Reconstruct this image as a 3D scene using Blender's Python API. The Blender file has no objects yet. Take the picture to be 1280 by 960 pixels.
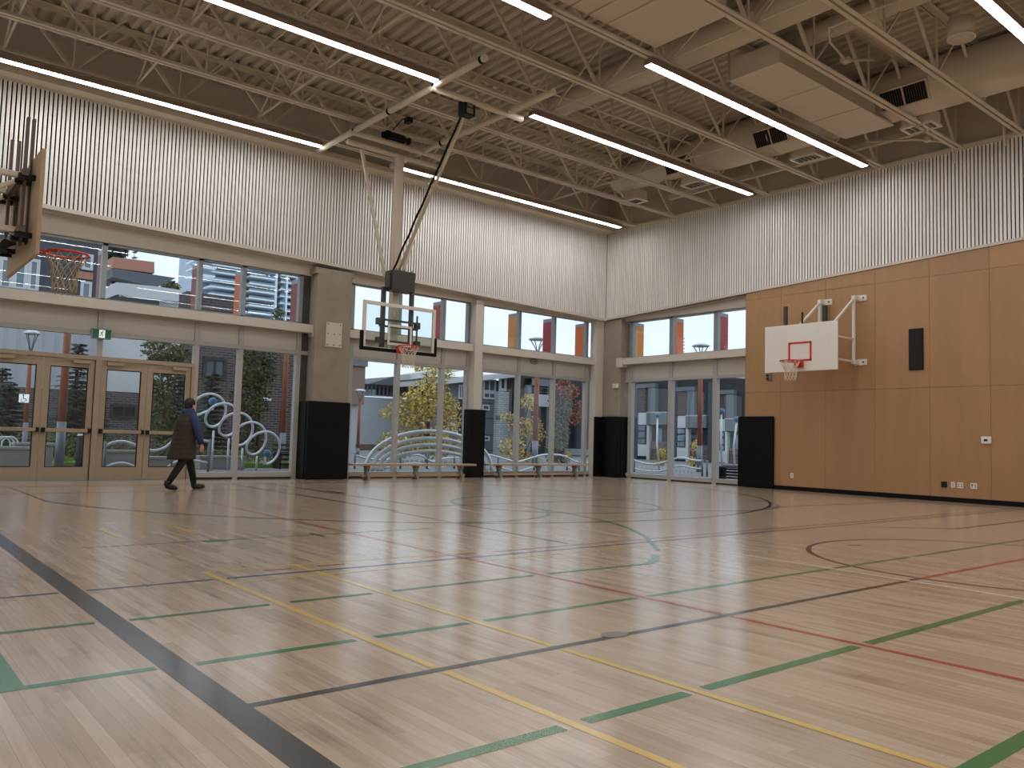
import bpy, bmesh, math, random
from mathutils import Vector, Matrix, noise
random.seed(7)
scene = bpy.context.scene
COL = scene.collection
PI = math.pi

# ------------------------------------------------------------------ camera
F, YAW, PIT, ROLL = 1022.195, math.radians(39.47403), math.radians(3.88606), math.radians(1.61688)
CAM = Vector((-18.3584, -17.7797, 1.0604))
_fw = Vector((math.cos(PIT)*math.sin(YAW), math.cos(PIT)*math.cos(YAW), math.sin(PIT)))
_r0 = Vector((math.cos(YAW), -math.sin(YAW), 0)); _u0 = _r0.cross(_fw)
_r = math.cos(ROLL)*_r0 + math.sin(ROLL)*_u0
_u = -math.sin(ROLL)*_r0 + math.cos(ROLL)*_u0
cd = bpy.data.cameras.new('camera'); cam = bpy.data.objects.new('camera', cd); COL.objects.link(cam)
cd.sensor_width = 36; cd.lens = F/1280*36; cd.clip_start = .05; cd.clip_end = 800
cam.matrix_world = Matrix(((_r.x, _u.x, -_fw.x, CAM.x), (_r.y, _u.y, -_fw.y, CAM.y), (_r.z, _u.z, -_fw.z, CAM.z), (0, 0, 0, 1)))
scene.camera = cam

def S(r, g, b):
    f = lambda c: (c/255/12.92) if c/255 <= .04045 else ((c/255+.055)/1.055)**2.4
    return (f(r), f(g), f(b), 1)

# ------------------------------------------------------------------ world, exposure
LAMP = 30.0          # radiance of the strip lamps
SKY = 1.32
scene.view_settings.view_transform = 'Standard'; scene.view_settings.look = 'None'
scene.view_settings.exposure = 0.0; scene.view_settings.gamma = 1.0
scene.view_settings.use_curve_mapping = False
try:
    scene.cycles.use_denoising = True; scene.cycles.max_bounces = 10; scene.cycles.transparent_max_bounces = 16
    scene.cycles.sample_clamp_indirect = 6.0; scene.cycles.caustics_reflective = False; scene.cycles.caustics_refractive = False
except Exception: pass
w = bpy.data.worlds.new('overcast_sky'); scene.world = w; w.use_nodes = True
nt = w.node_tree; nt.nodes.clear()
o_ = nt.nodes.new('ShaderNodeOutputWorld'); b_ = nt.nodes.new('ShaderNodeBackground'); tc = nt.nodes.new('ShaderNodeTexCoord')
n_ = nt.nodes.new('ShaderNodeTexNoise'); n_.inputs['Scale'].default_value = 2.2; n_.inputs['Detail'].default_value = 4
cr = nt.nodes.new('ShaderNodeValToRGB')
cr.color_ramp.elements[0].position = .35; cr.color_ramp.elements[0].color = S(212, 229, 243)
cr.color_ramp.elements[1].position = .65; cr.color_ramp.elements[1].color = S(233, 240, 247)
nt.links.new(tc.outputs['Generated'], n_.inputs['Vector']); nt.links.new(n_.outputs['Fac'], cr.inputs['Fac'])
nt.links.new(cr.outputs['Color'], b_.inputs['Color']); b_.inputs['Strength'].default_value = SKY
nt.links.new(b_.outputs['Background'], o_.inputs['Surface'])

# the lamp rows of the room behind the camera (same strips as the ones in view)
def row_light(x0, x1, y):
    l = bpy.data.lights.new('ceiling_lamp_row', 'AREA'); l.shape = 'RECTANGLE'; l.size = x1-x0; l.size_y = .14
    l.energy = LAMP*PI*(x1-x0)*.14; l.color = (1, 1, 1)
    o = bpy.data.objects.new('ceiling_lamp_row', l); COL.objects.link(o); o.location = ((x0+x1)/2, y, 7.46)
for y in (-13.3, -16.3, -20.8, -23.8, -28.3):
    row_light(-17.7, -10.35, y)
    if y != -13.3: row_light(-8.2, -.8, y)

# ------------------------------------------------------------------ pixel rays (1280x960 frame)
def ray(u, v): return _fw + ((u-640)/F)*_r + ((480-v)/F)*_u
def PX(u, v, x): d = ray(u, v); return CAM + d*((x-CAM.x)/d.x)
def PY(u, v, y): d = ray(u, v); return CAM + d*((y-CAM.y)/d.y)
def PZ(u, v, z=0): d = ray(u, v); return CAM + d*((z-CAM.z)/d.z)

# ------------------------------------------------------------------ materials
def mat(name, col, rough=.6, metal=0., var=0., nscale=6., bump=0., bscale=40., island=0., stretch=None, coat=0., spec=.5, emit=0.):
    m = bpy.data.materials.new(name); m.use_nodes = True
    t = m.node_tree; p = t.nodes['Principled BSDF']
    p.inputs['Base Color'].default_value = col; p.inputs['Roughness'].default_value = rough; p.inputs['Metallic'].default_value = metal
    p.inputs['Coat Weight'].default_value = coat; p.inputs['Coat Roughness'].default_value = .15; p.inputs['Specular IOR Level'].default_value = spec
    if emit: p.inputs['Emission Color'].default_value = col; p.inputs['Emission Strength'].default_value = emit
    last = None
    if var or bump:
        tcn = t.nodes.new('ShaderNodeTexCoord'); vec = tcn.outputs['Object']
        if stretch:
            mp = t.nodes.new('ShaderNodeMapping'); mp.inputs['Scale'].default_value = stretch
            t.links.new(vec, mp.inputs['Vector']); vec = mp.outputs['Vector']
    if var or island:
        hs = t.nodes.new('ShaderNodeHueSaturation'); hs.inputs['Color'].default_value = col
        src = None
        if var:
            nz = t.nodes.new('ShaderNodeTexNoise'); nz.inputs['Scale'].default_value = nscale; nz.inputs['Detail'].default_value = 5
            t.links.new(vec, nz.inputs['Vector'])
            mr = t.nodes.new('ShaderNodeMapRange'); mr.inputs[1].default_value = .25; mr.inputs[2].default_value = .75
            mr.inputs[3].default_value = 1-var; mr.inputs[4].default_value = 1+var
            t.links.new(nz.outputs['Fac'], mr.inputs[0]); src = mr.outputs[0]
        if island:
            ge = t.nodes.new('ShaderNodeNewGeometry'); m2 = t.nodes.new('ShaderNodeMapRange')
            m2.inputs[3].default_value = 1-island; m2.inputs[4].default_value = 1+island
            t.links.new(ge.outputs['Random Per Island'], m2.inputs[0])
            if src:
                mm = t.nodes.new('ShaderNodeMath'); mm.operation = 'MULTIPLY'
                t.links.new(src, mm.inputs[0]); t.links.new(m2.outputs[0], mm.inputs[1]); src = mm.outputs[0]
            else: src = m2.outputs[0]
        t.links.new(src, hs.inputs['Value']); t.links.new(hs.outputs['Color'], p.inputs['Base Color'])
    if bump:
        nb = t.nodes.new('ShaderNodeTexNoise'); nb.inputs['Scale'].default_value = bscale; t.links.new(vec, nb.inputs['Vector'])
        bp = t.nodes.new('ShaderNodeBump'); bp.inputs['Strength'].default_value = bump; bp.inputs['Distance'].default_value = .02
        t.links.new(nb.outputs['Fac'], bp.inputs['Height']); t.links.new(bp.outputs['Normal'], p.inputs['Normal'])
    return m

def leaf_mat(name, cols):
    m = bpy.data.materials.new(name); m.use_nodes = True; t = m.node_tree; p = t.nodes['Principled BSDF']
    ge = t.nodes.new('ShaderNodeNewGeometry'); c = t.nodes.new('ShaderNodeValToRGB')
    while len(c.color_ramp.elements) < len(cols): c.color_ramp.elements.new(.5)
    for i, k in enumerate(cols):
        c.color_ramp.elements[i].position = i/(len(cols)-1); c.color_ramp.elements[i].color = k
    t.links.new(ge.outputs['Random Per Island'], c.inputs['Fac']); t.links.new(c.outputs['Color'], p.inputs['Base Color'])
    p.inputs['Roughness'].default_value = .7; p.inputs['Specular IOR Level'].default_value = .2
    return m

def glass_mat(name, tint, ior=1.5):
    m = bpy.data.materials.new(name); m.use_nodes = True; t = m.node_tree; t.nodes.clear()
    o = t.nodes.new('ShaderNodeOutputMaterial'); mx = t.nodes.new('ShaderNodeMixShader'); tr = t.nodes.new('ShaderNodeBsdfTransparent')
    gl = t.nodes.new('ShaderNodeBsdfGlossy'); fr = t.nodes.new('ShaderNodeFresnel'); fr.inputs['IOR'].default_value = ior
    tr.inputs['Color'].default_value = tint; gl.inputs['Roughness'].default_value = .0
    ge = t.nodes.new('ShaderNodeNewGeometry'); iv = t.nodes.new('ShaderNodeMath'); iv.operation = 'SUBTRACT'; iv.inputs[0].default_value = 1
    ml = t.nodes.new('ShaderNodeMath'); ml.operation = 'MULTIPLY'
    t.links.new(ge.outputs['Backfacing'], iv.inputs[1]); t.links.new(iv.outputs[0], ml.inputs[0]); t.links.new(fr.outputs['Fac'], ml.inputs[1])
    t.links.new(ml.outputs[0], mx.inputs['Fac']); t.links.new(tr.outputs[0], mx.inputs[1]); t.links.new(gl.outputs[0], mx.inputs[2])
    t.links.new(mx.outputs[0], o.inputs['Surface']); return m

def brick_mat(name, c1, c2, mortar, bw, bh, mw=.012, rough=.8, rot=None, scale=1.0, horiz='x'):
    m = bpy.data.materials.new(name); m.use_nodes = True; t = m.node_tree; p = t.nodes['Principled BSDF']
    p.inputs['Roughness'].default_value = rough
    tcn = t.nodes.new('ShaderNodeTexCoord'); sx = t.nodes.new('ShaderNodeSeparateXYZ'); cx = t.nodes.new('ShaderNodeCombineXYZ')
    t.links.new(tcn.outputs['Object'], sx.inputs[0])
    if horiz == 'x': t.links.new(sx.outputs['X'], cx.inputs['X'])
    else: t.links.new(sx.outputs['Y'], cx.inputs['X'])
    t.links.new(sx.outputs['Z'], cx.inputs['Y'])
    br = t.nodes.new('ShaderNodeTexBrick'); t.links.new(cx.outputs[0], br.inputs['Vector'])
    br.inputs['Color1'].default_value = c1; br.inputs['Color2'].default_value = c2; br.inputs['Mortar'].default_value = mortar
    br.inputs['Scale'].default_value = 1; br.inputs['Brick Width'].default_value = bw; br.inputs['Row Height'].default_value = bh
    br.inputs['Mortar Size'].default_value = mw
    t.links.new(br.outputs['Color'], p.inputs['Base Color']); return m

def floor_mat():
    m = bpy.data.materials.new('maple_boards'); m.use_nodes = True; t = m.node_tree; p = t.nodes['Principled BSDF']
    N = t.nodes.new; Lk = t.links.new
    tcn = N('ShaderNodeTexCoord'); sx = N('ShaderNodeSeparateXYZ'); cx = N('ShaderNodeCombineXYZ')
    Lk(tcn.outputs['Object'], sx.inputs[0]); Lk(sx.outputs['Y'], cx.inputs['X']); Lk(sx.outputs['X'], cx.inputs['Y'])
    br = N('ShaderNodeTexBrick'); Lk(cx.outputs[0], br.inputs['Vector'])
    br.offset = .37; br.offset_frequency = 3; br.squash = .62; br.squash_frequency = 2
    br.inputs['Scale'].default_value = 1; br.inputs['Brick Width'].default_value = 1.5; br.inputs['Row Height'].default_value = .057
    br.inputs['Mortar Size'].default_value = .0009; br.inputs['Mortar Smooth'].default_value = .6; br.inputs['Bias'].default_value = -.15
    br.inputs['Color1'].default_value = S(190, 169, 147); br.inputs['Color2'].default_value = S(166, 143, 119); br.inputs['Mortar'].default_value = S(132, 110, 90)
    # grain along the boards
    mp = N('ShaderNodeMapping'); mp.inputs['Scale'].default_value = (60, 3.0, 1); Lk(tcn.outputs['Object'], mp.inputs['Vector'])
    nz = N('ShaderNodeTexNoise'); nz.inputs['Scale'].default_value = 1; nz.inputs['Detail'].default_value = 6; Lk(mp.outputs[0], nz.inputs['Vector'])
    r1 = N('ShaderNodeMapRange'); r1.inputs[1].default_value = .3; r1.inputs[2].default_value = .75; r1.inputs[3].default_value = 1.06; r1.inputs[4].default_value = .86
    Lk(nz.outputs['Fac'], r1.inputs[0])
    # darker mineral streaks
    mp2 = N('ShaderNodeMapping'); mp2.inputs['Scale'].default_value = (11, 1.3, 1); Lk(tcn.outputs['Object'], mp2.inputs['Vector'])
    n2 = N('ShaderNodeTexNoise'); n2.inputs['Scale'].default_value = 1; n2.inputs['Detail'].default_value = 3; Lk(mp2.outputs[0], n2.inputs['Vector'])
    r2 = N('ShaderNodeMapRange'); r2.inputs[1].default_value = .57; r2.inputs[2].default_value = .76; r2.inputs[3].default_value = 1; r2.inputs[4].default_value = .6
    Lk(n2.outputs['Fac'], r2.inputs[0])
    mu = N('ShaderNodeMath'); mu.operation = 'MULTIPLY'; Lk(r1.outputs[0], mu.inputs[0]); Lk(r2.outputs[0], mu.inputs[1])
    hs = N('ShaderNodeHueSaturation'); Lk(br.outputs['Color'], hs.inputs['Color']); Lk(mu.outputs[0], hs.inputs['Value'])
    Lk(hs.outputs['Color'], p.inputs['Base Color'])
    p.inputs['Roughness'].default_value = FLOOR_R; p.inputs['Specular IOR Level'].default_value = .5; p.inputs['Coat Weight'].default_value = FLOOR_C; p.inputs['Coat Roughness'].default_value = .15
    # slight waviness of the varnish
    n3 = N('ShaderNodeTexNoise'); n3.inputs['Scale'].default_value = 9; Lk(tcn.outputs['Object'], n3.inputs['Vector'])
    bp = N('ShaderNodeBump'); bp.inputs['Strength'].default_value = .05; bp.inputs['Distance'].default_value = .01
    Lk(n3.outputs['Fac'], bp.inputs['Height']); Lk(bp.outputs['Normal'], p.inputs['Normal'])
    return m
FLOOR_R = .2; FLOOR_C = .35

M = {}
M['floor'] = floor_mat()
for k, c in dict(black=S(36, 40, 46), green=S(28, 110, 54), red=S(165, 52, 44), yellow=S(208, 178, 98), blue=S(52, 50, 92), white=S(224, 216, 200)).items():
    M['line_'+k] = mat('line_paint_'+k, c, FLOOR_R, var=.06, nscale=3, coat=FLOOR_C)
M['slat'] = mat('painted_slat', S(232, 228, 222), .55, island=.05, var=.03, nscale=2)
M['gap'] = mat('black_backing', S(6, 6, 6), .95, spec=.1)
M['beige'] = mat('beige_paint', S(200, 192, 180), .5, var=.03, nscale=1.5)
M['steel'] = mat('beige_steel_paint', S(204, 192, 172), .5, var=.04, nscale=2)
M['deck'] = mat('beige_deck_paint', S(190, 177, 157), .6, var=.06, nscale=.7)
M['duct'] = mat('beige_duct_paint', S(204, 192, 172), .5, var=.03, nscale=1.2)
M['lamp_house'] = mat('brown_lamp_housing', S(132, 114, 98), .45, var=.02)
M['ply'] = mat('maple_plywood', S(164, 126, 88), .45, island=.05, var=.08, nscale=1.2, stretch=(3.0, 3.0, .35))
M['groove'] = mat('dark_groove', S(70, 46, 28), .9)
M['concrete'] = mat('cast_concrete', S(150, 138, 122), .8, var=.14, nscale=2.2, bump=.15, bscale=25)
M['frame'] = mat('window_frame_paint', S(168, 166, 162), .45, var=.02)
M['doorframe'] = mat('door_frame_paint', S(162, 143, 121), .45, var=.02)
M['alu'] = mat('grey_aluminium', S(140, 146, 150), .4, metal=.3, var=.03)
M['panel'] = mat('blind_panel', S(190, 184, 176), .6, var=.03, nscale=.8)
M['glass'] = glass_mat('window_glass', (.96, .975, .985, 1), 1.55)
M['board_glass'] = glass_mat('backboard_glass', (.90, .95, .95, 1), 1.4)
M['pad'] = mat('black_vinyl_pad', S(6, 6, 6), .6, var=.1, nscale=3, bump=.25, bscale=5, spec=.18)
M['blackm'] = mat('black_metal', S(14, 14, 15), .55, var=.05, spec=.3)
M['rubber'] = mat('black_rubber', S(8, 8, 8), .7, var=.05, spec=.2)
M['whitem'] = mat('white_enamel', S(214, 208, 198), .4, var=.02)
M['mast'] = mat('cream_mast_paint', S(200, 186, 166), .45, var=.02)
M['greym'] = mat('dark_grey_steel', S(72, 70, 70), .45, metal=.3, var=.05)
M['brownm'] = mat('brown_grey_steel', S(96, 84, 74), .5, metal=.2, var=.05)
M['boxm'] = mat('dark_bronze_box', S(58, 54, 50), .4, metal=.3, var=.04)
M['rim'] = mat('orange_red_rim', S(196, 48, 34), .4, var=.04)
M['net'] = mat('net_cord', S(214, 202, 180), .8, var=.05)
M['netd'] = mat('tan_net_cord', S(166, 148, 116), .8, var=.05)
M['boardw'] = mat('white_board', S(222, 216, 208), .5, var=.02)
M['boardback'] = mat('raw_wood_board', S(172, 148, 118), .6, var=.16, nscale=2.5, stretch=(1, .4, 3))
M['bench'] = mat('bench_wood', S(176, 146, 112), .45, var=.1, nscale=3, stretch=(.4, 6, 6))
M['bench_leg'] = mat('bench_leg_grey', S(120, 114, 104), .5, var=.04)
M['plate'] = mat('white_plastic', S(226, 220, 210), .4)
M['darkp'] = mat('dark_plastic', S(26, 24, 23), .55, spec=.3)
M['exitg'] = mat('exit_green', S(14, 84, 60), .5, emit=.25)
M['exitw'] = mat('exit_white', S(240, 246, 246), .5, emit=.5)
lm = bpy.data.materials.new('lamp_diffuser'); lm.use_nodes = True; lm.node_tree.nodes.clear()
_o = lm.node_tree.nodes.new('ShaderNodeOutputMaterial'); _e = lm.node_tree.nodes.new('ShaderNodeEmission')
_e.inputs['Color'].default_value = (1, 1, 1, 1); _e.inputs['Strength'].default_value = LAMP
lm.node_tree.links.new(_e.outputs[0], _o.inputs['Surface']); M['lamp'] = lm
# person
M['coat'] = mat('olive_quilted_cloth', S(46, 39, 26), .75, var=.12, nscale=8, bump=.3, bscale=14)
M['navy'] = mat('navy_fleece', S(44, 58, 104), .85, var=.1, nscale=10)
M['trouser'] = mat('black_trouser_cloth', S(22, 21, 23), .85, var=.1)
M['hair'] = mat('dark_hair', S(20, 16, 14), .6, var=.2, nscale=30, stretch=(1, 1, .2))
M['skin'] = mat('skin', S(196, 150, 124), .55, var=.03)
M['shoe'] = mat('black_shoe', S(24, 23, 24), .6)
# outside
M['paving'] = mat('grey_paving', S(122, 124, 126), .75, var=.08, nscale=.6)
M['lawn'] = mat('lawn', S(104, 140, 58), .9, var=.25, nscale=5, bump=.6, bscale=60)
M['conc_out'] = mat('planter_concrete', S(150, 152, 148), .85, var=.08, nscale=2)
M['siding'] = mat('pale_siding', S(172, 177, 184), .6, var=.03, nscale=.8)
M['wht'] = mat('white_render', S(202, 205, 208), .7, var=.03, nscale=.8)
M['slate'] = mat('slate_siding', S(70, 76, 84), .7, var=.06, nscale=.8)
M['slatedark'] = mat('dark_slate_cladding', S(42, 46, 51), .7, var=.08, nscale=.8)
M['brickd'] = brick_mat('dark_brick', S(82, 72, 72), S(56, 50, 54), S(112, 108, 110), .34, .11, .016)
M['brickr'] = brick_mat('red_brown_brick', S(84, 58, 54), S(60, 42, 40), S(90, 84, 84), .34, .11, .014, horiz='y')
M['brickb'] = brick_mat('brown_brick', S(120, 92, 84), S(88, 70, 66), S(120, 112, 108), .34, .11, .014)
M['brickw'] = brick_mat('white_brick', S(216, 220, 222), S(196, 202, 206), S(150, 156, 160), .5, .16, .02)
M['tanclad'] = mat('tan_cladding', S(134, 116, 104), .7, var=.05)
M['orangewood'] = mat('stained_timber', S(146, 84, 58), .6, var=.14, nscale=4, stretch=(6, 6, .5))
M['greysleeve'] = mat('galvanised_sleeve', S(120, 128, 136), .45, metal=.4)
M['galv'] = mat('galvanised_tube', S(206, 212, 216), .3, metal=.55, var=.04)
M['whitetube'] = mat('white_painted_tube', S(222, 228, 234), .35, var=.02)
M['ball'] = mat('blue_ball', S(70, 112, 160), .35, var=.05)
M['glassb'] = mat('building_glass', S(110, 126, 138), .08, metal=.4, var=.15, nscale=.5)
M['glassd'] = mat('dark_building_glass', S(46, 54, 62), .08, metal=.2, var=.15, nscale=.5)
M['towerglass'] = mat('tower_glass', S(126, 148, 166), .15, metal=.3, var=.2, nscale=.3)
M['towerwht'] = mat('tower_slab', S(200, 212, 222), .6)
M['greyclad'] = mat('grey_panel_cladding', S(108, 116, 124), .6, var=.04, nscale=.5)
M['roofgrey'] = mat('grey_roof', S(92, 98, 104), .7)
M['terracotta'] = mat('terracotta_cladding', S(180, 128, 108), .7, var=.06)
M['f_orange'] = mat('orange_fin', S(232, 112, 40), .5); M['f_red'] = mat('crimson_fin', S(176, 48, 60), .5)
M['f_amber'] = mat('amber_fin', S(226, 146, 52), .5); M['f_rust'] = mat('rust_red_fin', S(150, 62, 48), .5)
M['bark'] = mat('bark', S(84, 68, 56), .9, var=.15)
M['l_spruce'] = leaf_mat('spruce_needles', [S(40, 58, 52), S(60, 80, 70), S(84, 102, 88)])
M['l_green'] = leaf_mat('green_leaves', [S(52, 66, 44), S(76, 92, 58), S(110, 112, 70)])
M['l_yellow'] = leaf_mat('yellow_leaves', [S(150, 134, 66), S(206, 180, 96), S(230, 210, 138), S(168, 154, 96)])
M['l_red'] = leaf_mat('rust_leaves', [S(120, 66, 52), S(164, 98, 78), S(186, 132, 110)])
M['l_grey'] = leaf_mat('grey_green_leaves', [S(84, 92, 78), S(116, 122, 100), S(140, 138, 104)])
M['darkslat'] = mat('dark_bench_slat', S(66, 56, 52), .6, var=.08)

# ------------------------------------------------------------------ mesh builder
class MB:
    def __init__(s): s.v = []; s.f = []; s.mi = []; s.mats = []; s.sm = []
    def _m(s, m):
        if m not in s.mats: s.mats.append(m)
        return s.mats.index(m)
    def poly(s, pts, m, smooth=False):
        n = len(s.v); s.v += [Vector(p) for p in pts]; s.f.append(list(range(n, n+len(pts)))); s.mi.append(s._m(m)); s.sm.append(smooth)
    def faces(s, vs, fs, m, smooth=False):
        n = len(s.v); s.v += [Vector(p) for p in vs]; k = s._m(m)
        for f in fs: s.f.append([n+i for i in f]); s.mi.append(k); s.sm.append(smooth)
    def box(s, x0, x1, y0, y1, z0, z1, m):
        x0, x1 = sorted((x0, x1)); y0, y1 = sorted((y0, y1)); z0, z1 = sorted((z0, z1))
        vs = [(x, y, z) for z in (z0, z1) for y in (y0, y1) for x in (x0, x1)]
        s.faces(vs, [(0, 2, 3, 1), (4, 5, 7, 6), (0, 1, 5, 4), (2, 6, 7, 3), (0, 4, 6, 2), (1, 3, 7, 5)], m); return s
    def hexa(s, b, t, m):      # bottom 4 points, top 4 points (ccw)
        s.faces(list(b)+list(t), [(3, 2, 1, 0), (4, 5, 6, 7), (0, 1, 5, 4), (1, 2, 6, 5), (2, 3, 7, 6), (3, 0, 4, 7)], m); return s
    def bar(s, a, b, w, h, m, up=(0, 0, 1)):   # rectangular bar a->b, width w, height h
        a = Vector(a); b = Vector(b); d = (b-a).normalized(); up = Vector(up)
        if abs(d.dot(up)) > .98: up = Vector((1, 0, 0))
        r = d.cross(up).normalized(); q = r.cross(d)
        c = [(-1, -1), (1, -1), (1, 1), (-1, 1)]
        s.hexa([a+r*(i*w/2)+q*(j*h/2) for i, j in c], [b+r*(i*w/2)+q*(j*h/2) for i, j in c], m); return s
    def tube(s, pts, r, m, n=8, caps=True, closed=False):
        pts = [Vector(p) for p in pts]; k = len(pts); rs = r if isinstance(r, (list, tuple)) else [r]*k
        base = len(s.v); prev = None
        for i, p in enumerate(pts):
            if closed: d = pts[(i+1) % k]-pts[i-1]
            else: d = pts[min(i+1, k-1)]-pts[max(i-1, 0)]
            d.normalize()
            if prev is None:
                prev = d.orthogonal().normalized()
            prev = (prev-d*prev.dot(d)); prev = prev.normalized() if prev.length > 1e-6 else d.orthogonal().normalized()
            q = d.cross(prev)
            for j in range(n):
                a = 2*PI*j/n; s.v.append(p+(prev*math.cos(a)+q*math.sin(a))*rs[i])
        mi = s._m(m)
        for i in range(k if closed else k-1):
            for j in range(n):
                a = base+i*n+j; b = base+i*n+(j+1) % n; i2 = (i+1) % k
                s.f.append([a, b, base+i2*n+(j+1) % n, base+i2*n+j]); s.mi.append(mi); s.sm.append(True)
        if caps and not closed:
            s.f.append([base+j for j in range(n)][::-1]); s.mi.append(mi); s.sm.append(False)
            s.f.append([base+(k-1)*n+j for j in range(n)]); s.mi.append(mi); s.sm.append(False)
        return s
    def lathe(s, prof, c, m, n=20, axis='z', smooth=True):     # prof: (r, h)
        c = Vector(c); base = len(s.v); mi = s._m(m)
        for r, h in prof:
            for j in range(n):
                a = 2*PI*j/n
                if axis == 'z': s.v.append(c+Vector((r*math.cos(a), r*math.sin(a), h)))
                elif axis == 'y': s.v.append(c+Vector((r*math.cos(a), h, r*math.sin(a))))
                else: s.v.append(c+Vector((h, r*math.cos(a), r*math.sin(a))))
        for i in range(len(prof)-1):
            for j in range(n):
                s.f.append([base+i*n+j, base+i*n+(j+1) % n, base+(i+1)*n+(j+1) % n, base+(i+1)*n+j]); s.mi.append(mi); s.sm.append(smooth)
        return s
    def sphere(s, c, r, m, n=16, k=10, sc=(1, 1, 1)):
        prof = [(r*math.sin(PI*i/k)+1e-5, -r*math.cos(PI*i/k)) for i in range(k+1)]
        b = len(s.v); s.lathe(prof, (0, 0, 0), m, n)
        for i in range(b, len(s.v)): v = s.v[i]; s.v[i] = Vector(c)+Vector((v.x*sc[0], v.y*sc[1], v.z*sc[2]))
        return s
    def torus(s, c, R, r, m, n=28, k=8):
        return s.tube([Vector(c)+Vector((R*math.cos(2*PI*i/n), R*math.sin(2*PI*i/n), 0)) for i in range(n)], r, m, k, closed=True)
    def prism_y(s, xz, y0, y1, m):
        k = len(xz); s.faces([(x, y0, z) for x, z in xz]+[(x, y1, z) for x, z in xz],
            [tuple(range(k)), tuple(range(2*k-1, k-1, -1))]+[(i, i+k, (i+1) % k+k, (i+1) % k) for i in range(k)], m); return s
    def prism_x(s, yz, x0, x1, m):
        k = len(yz); s.faces([(x0, y, z) for y, z in yz]+[(x1, y, z) for y, z in yz],
            [tuple(range(k)), tuple(range(2*k-1, k-1, -1))]+[(i, i+k, (i+1) % k+k, (i+1) % k) for i in range(k)], m); return s
    def prism_z(s, xy, z0, z1, m):
        k = len(xy); s.faces([(x, y, z0) for x, y in xy]+[(x, y, z1) for x, y in xy],
            [tuple(range(k-1, -1, -1)), tuple(range(k, 2*k))]+[(i, (i+1) % k, (i+1) % k+k, i+k) for i in range(k)], m); return s
    def build(s, name, parent=None, bevel=0, fix=True):
        off = wloc(parent) if parent else Vector((0, 0, 0))
        me = bpy.data.meshes.new(name); me.from_pydata([v-off for v in s.v], [], s.f)
        for m in s.mats: me.materials.append(M[m])
        me.polygons.foreach_set('material_index', s.mi); me.polygons.foreach_set('use_smooth', s.sm)
        me.update()
        if fix:
            bm = bmesh.new(); bm.from_mesh(me); bmesh.ops.recalc_face_normals(bm, faces=bm.faces); bm.to_mesh(me); bm.free()
        o = bpy.data.objects.new(name, me); COL.objects.link(o)
        if parent: o.parent = parent
        if bevel:
            b = o.modifiers.new('bevel', 'BEVEL'); b.width = bevel; b.segments = 2; b.limit_method = 'ANGLE'
        return o

def wloc(o):
    p = Vector(o.location)
    while o.parent: o = o.parent; p = p+Vector(o.location)
    return p
def thing(name, label, cat, loc=(0, 0, 0), group=None):
    o = bpy.data.objects.new(name, None); COL.objects.link(o); o.location = loc; o.empty_display_size = .1
    return tag(o, label, cat, group)
def tag(o, label, cat, group=None):
    o['label'] = label; o['category'] = cat
    if group: o['group'] = group
    return o
def struct(o, label=None, cat=None):
    o['kind'] = 'structure'
    if label: o['label'] = label
    if cat: o['category'] = cat
    return o
def copy_tree(o, parent=None):
    c = o.copy(); COL.objects.link(c)
    if parent: c.parent = parent
    for ch in list(o.children): copy_tree(ch, c)
    return c

# ================================================================== SETTING
XW, YB, DECK = -18.95, -29.9, 8.72
zl = lambda x: 4.918+.0272*abs(x)          # lower end of the slats, window wall
zr = lambda y: 4.918+.0467*min(abs(y), 16)  # lower end of the slats, plywood wall
# floor with its painted court lines
fb = MB(); fb.box(XW, .45, YB, .5, -.15, 0, 'floor')
LZ = [.0006]
def line(x0, y0, x1, y1, wd, m):
    d = Vector((x1-x0, y1-y0, 0)); n = Vector((-d.y, d.x, 0)).normalized()*wd/2; LZ[0] += .00003; z = LZ[0]
    a = Vector((x0, y0, z)); b = Vector((x1, y1, z)); fb.poly([a-n, b-n, b+n, a+n], 'line_'+m)
def pline(pts, wd, m):
    LZ[0] += .00003; z = LZ[0]; P = [Vector((x, y, z)) for x, y in pts]; L = []; R = []
    for i, p in enumerate(P):
        d = (P[min(i+1, len(P)-1)]-P[max(i-1, 0)]).normalized(); n = Vector((-d.y, d.x, 0))*wd/2; L.append(p+n); R.append(p-n)
    for i in range(len(P)-1): fb.poly([R[i], R[i+1], L[i+1], L[i]], 'line_'+m)
def arc(cx, cy, r, a0, a1, wd, m, n=40):
    pline([(cx+r*math.cos(math.radians(a0+(a1-a0)*i/n)), cy+r*math.sin(math.radians(a0+(a1-a0)*i/n))) for i in range(n+1)], wd, m)
line(-17.11, -1.35, -17.11, -28.2, .13, 'black')
for a, b in ((-17.02, -16.21), (-16.09, -15.48), (-15.36, -14.04), (-13.92, -10.0), (-9.9, -1.0)): line(a, -13.95, b, -13.95, .055, 'green')
line(-17.75, -13.92, -17.19, -13.92, .055, 'green'); line(-17.745, -12.9, -17.745, -13.945, .1, 'green')
for a, b in ((-16.95, -16.21), (-16.09, -15.48), (-15.36, -14.04), (-13.92, -11.62)): line(a, -15.52, b, -15.52, .062, 'green')
line(-16.3, -16.6, -12.8, -16.6, .07, 'green')
line(-17.05, -14.64, -11.3, -14.64, .05, 'black'); line(-11.3, -14.64, -.9, -14.64, .05, 'red')
arc(-9.47, -14.65, 1.82, 0, 360, .05, 'black', 64)
for a, b in ((-4.6, -11.62), (-11.72, -14.605), (-14.675, -18.5)): line(-13.98, a, -13.98, b, .045, 'red')
for x in (-16.15, -15.42):
    line(x, -4.1, x, -9.1, .045, 'yellow'); line(x, -11.5, x, -14.605, .045, 'yellow'); line(x, -14.675, x, -16.9, .045, 'yellow')
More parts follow.
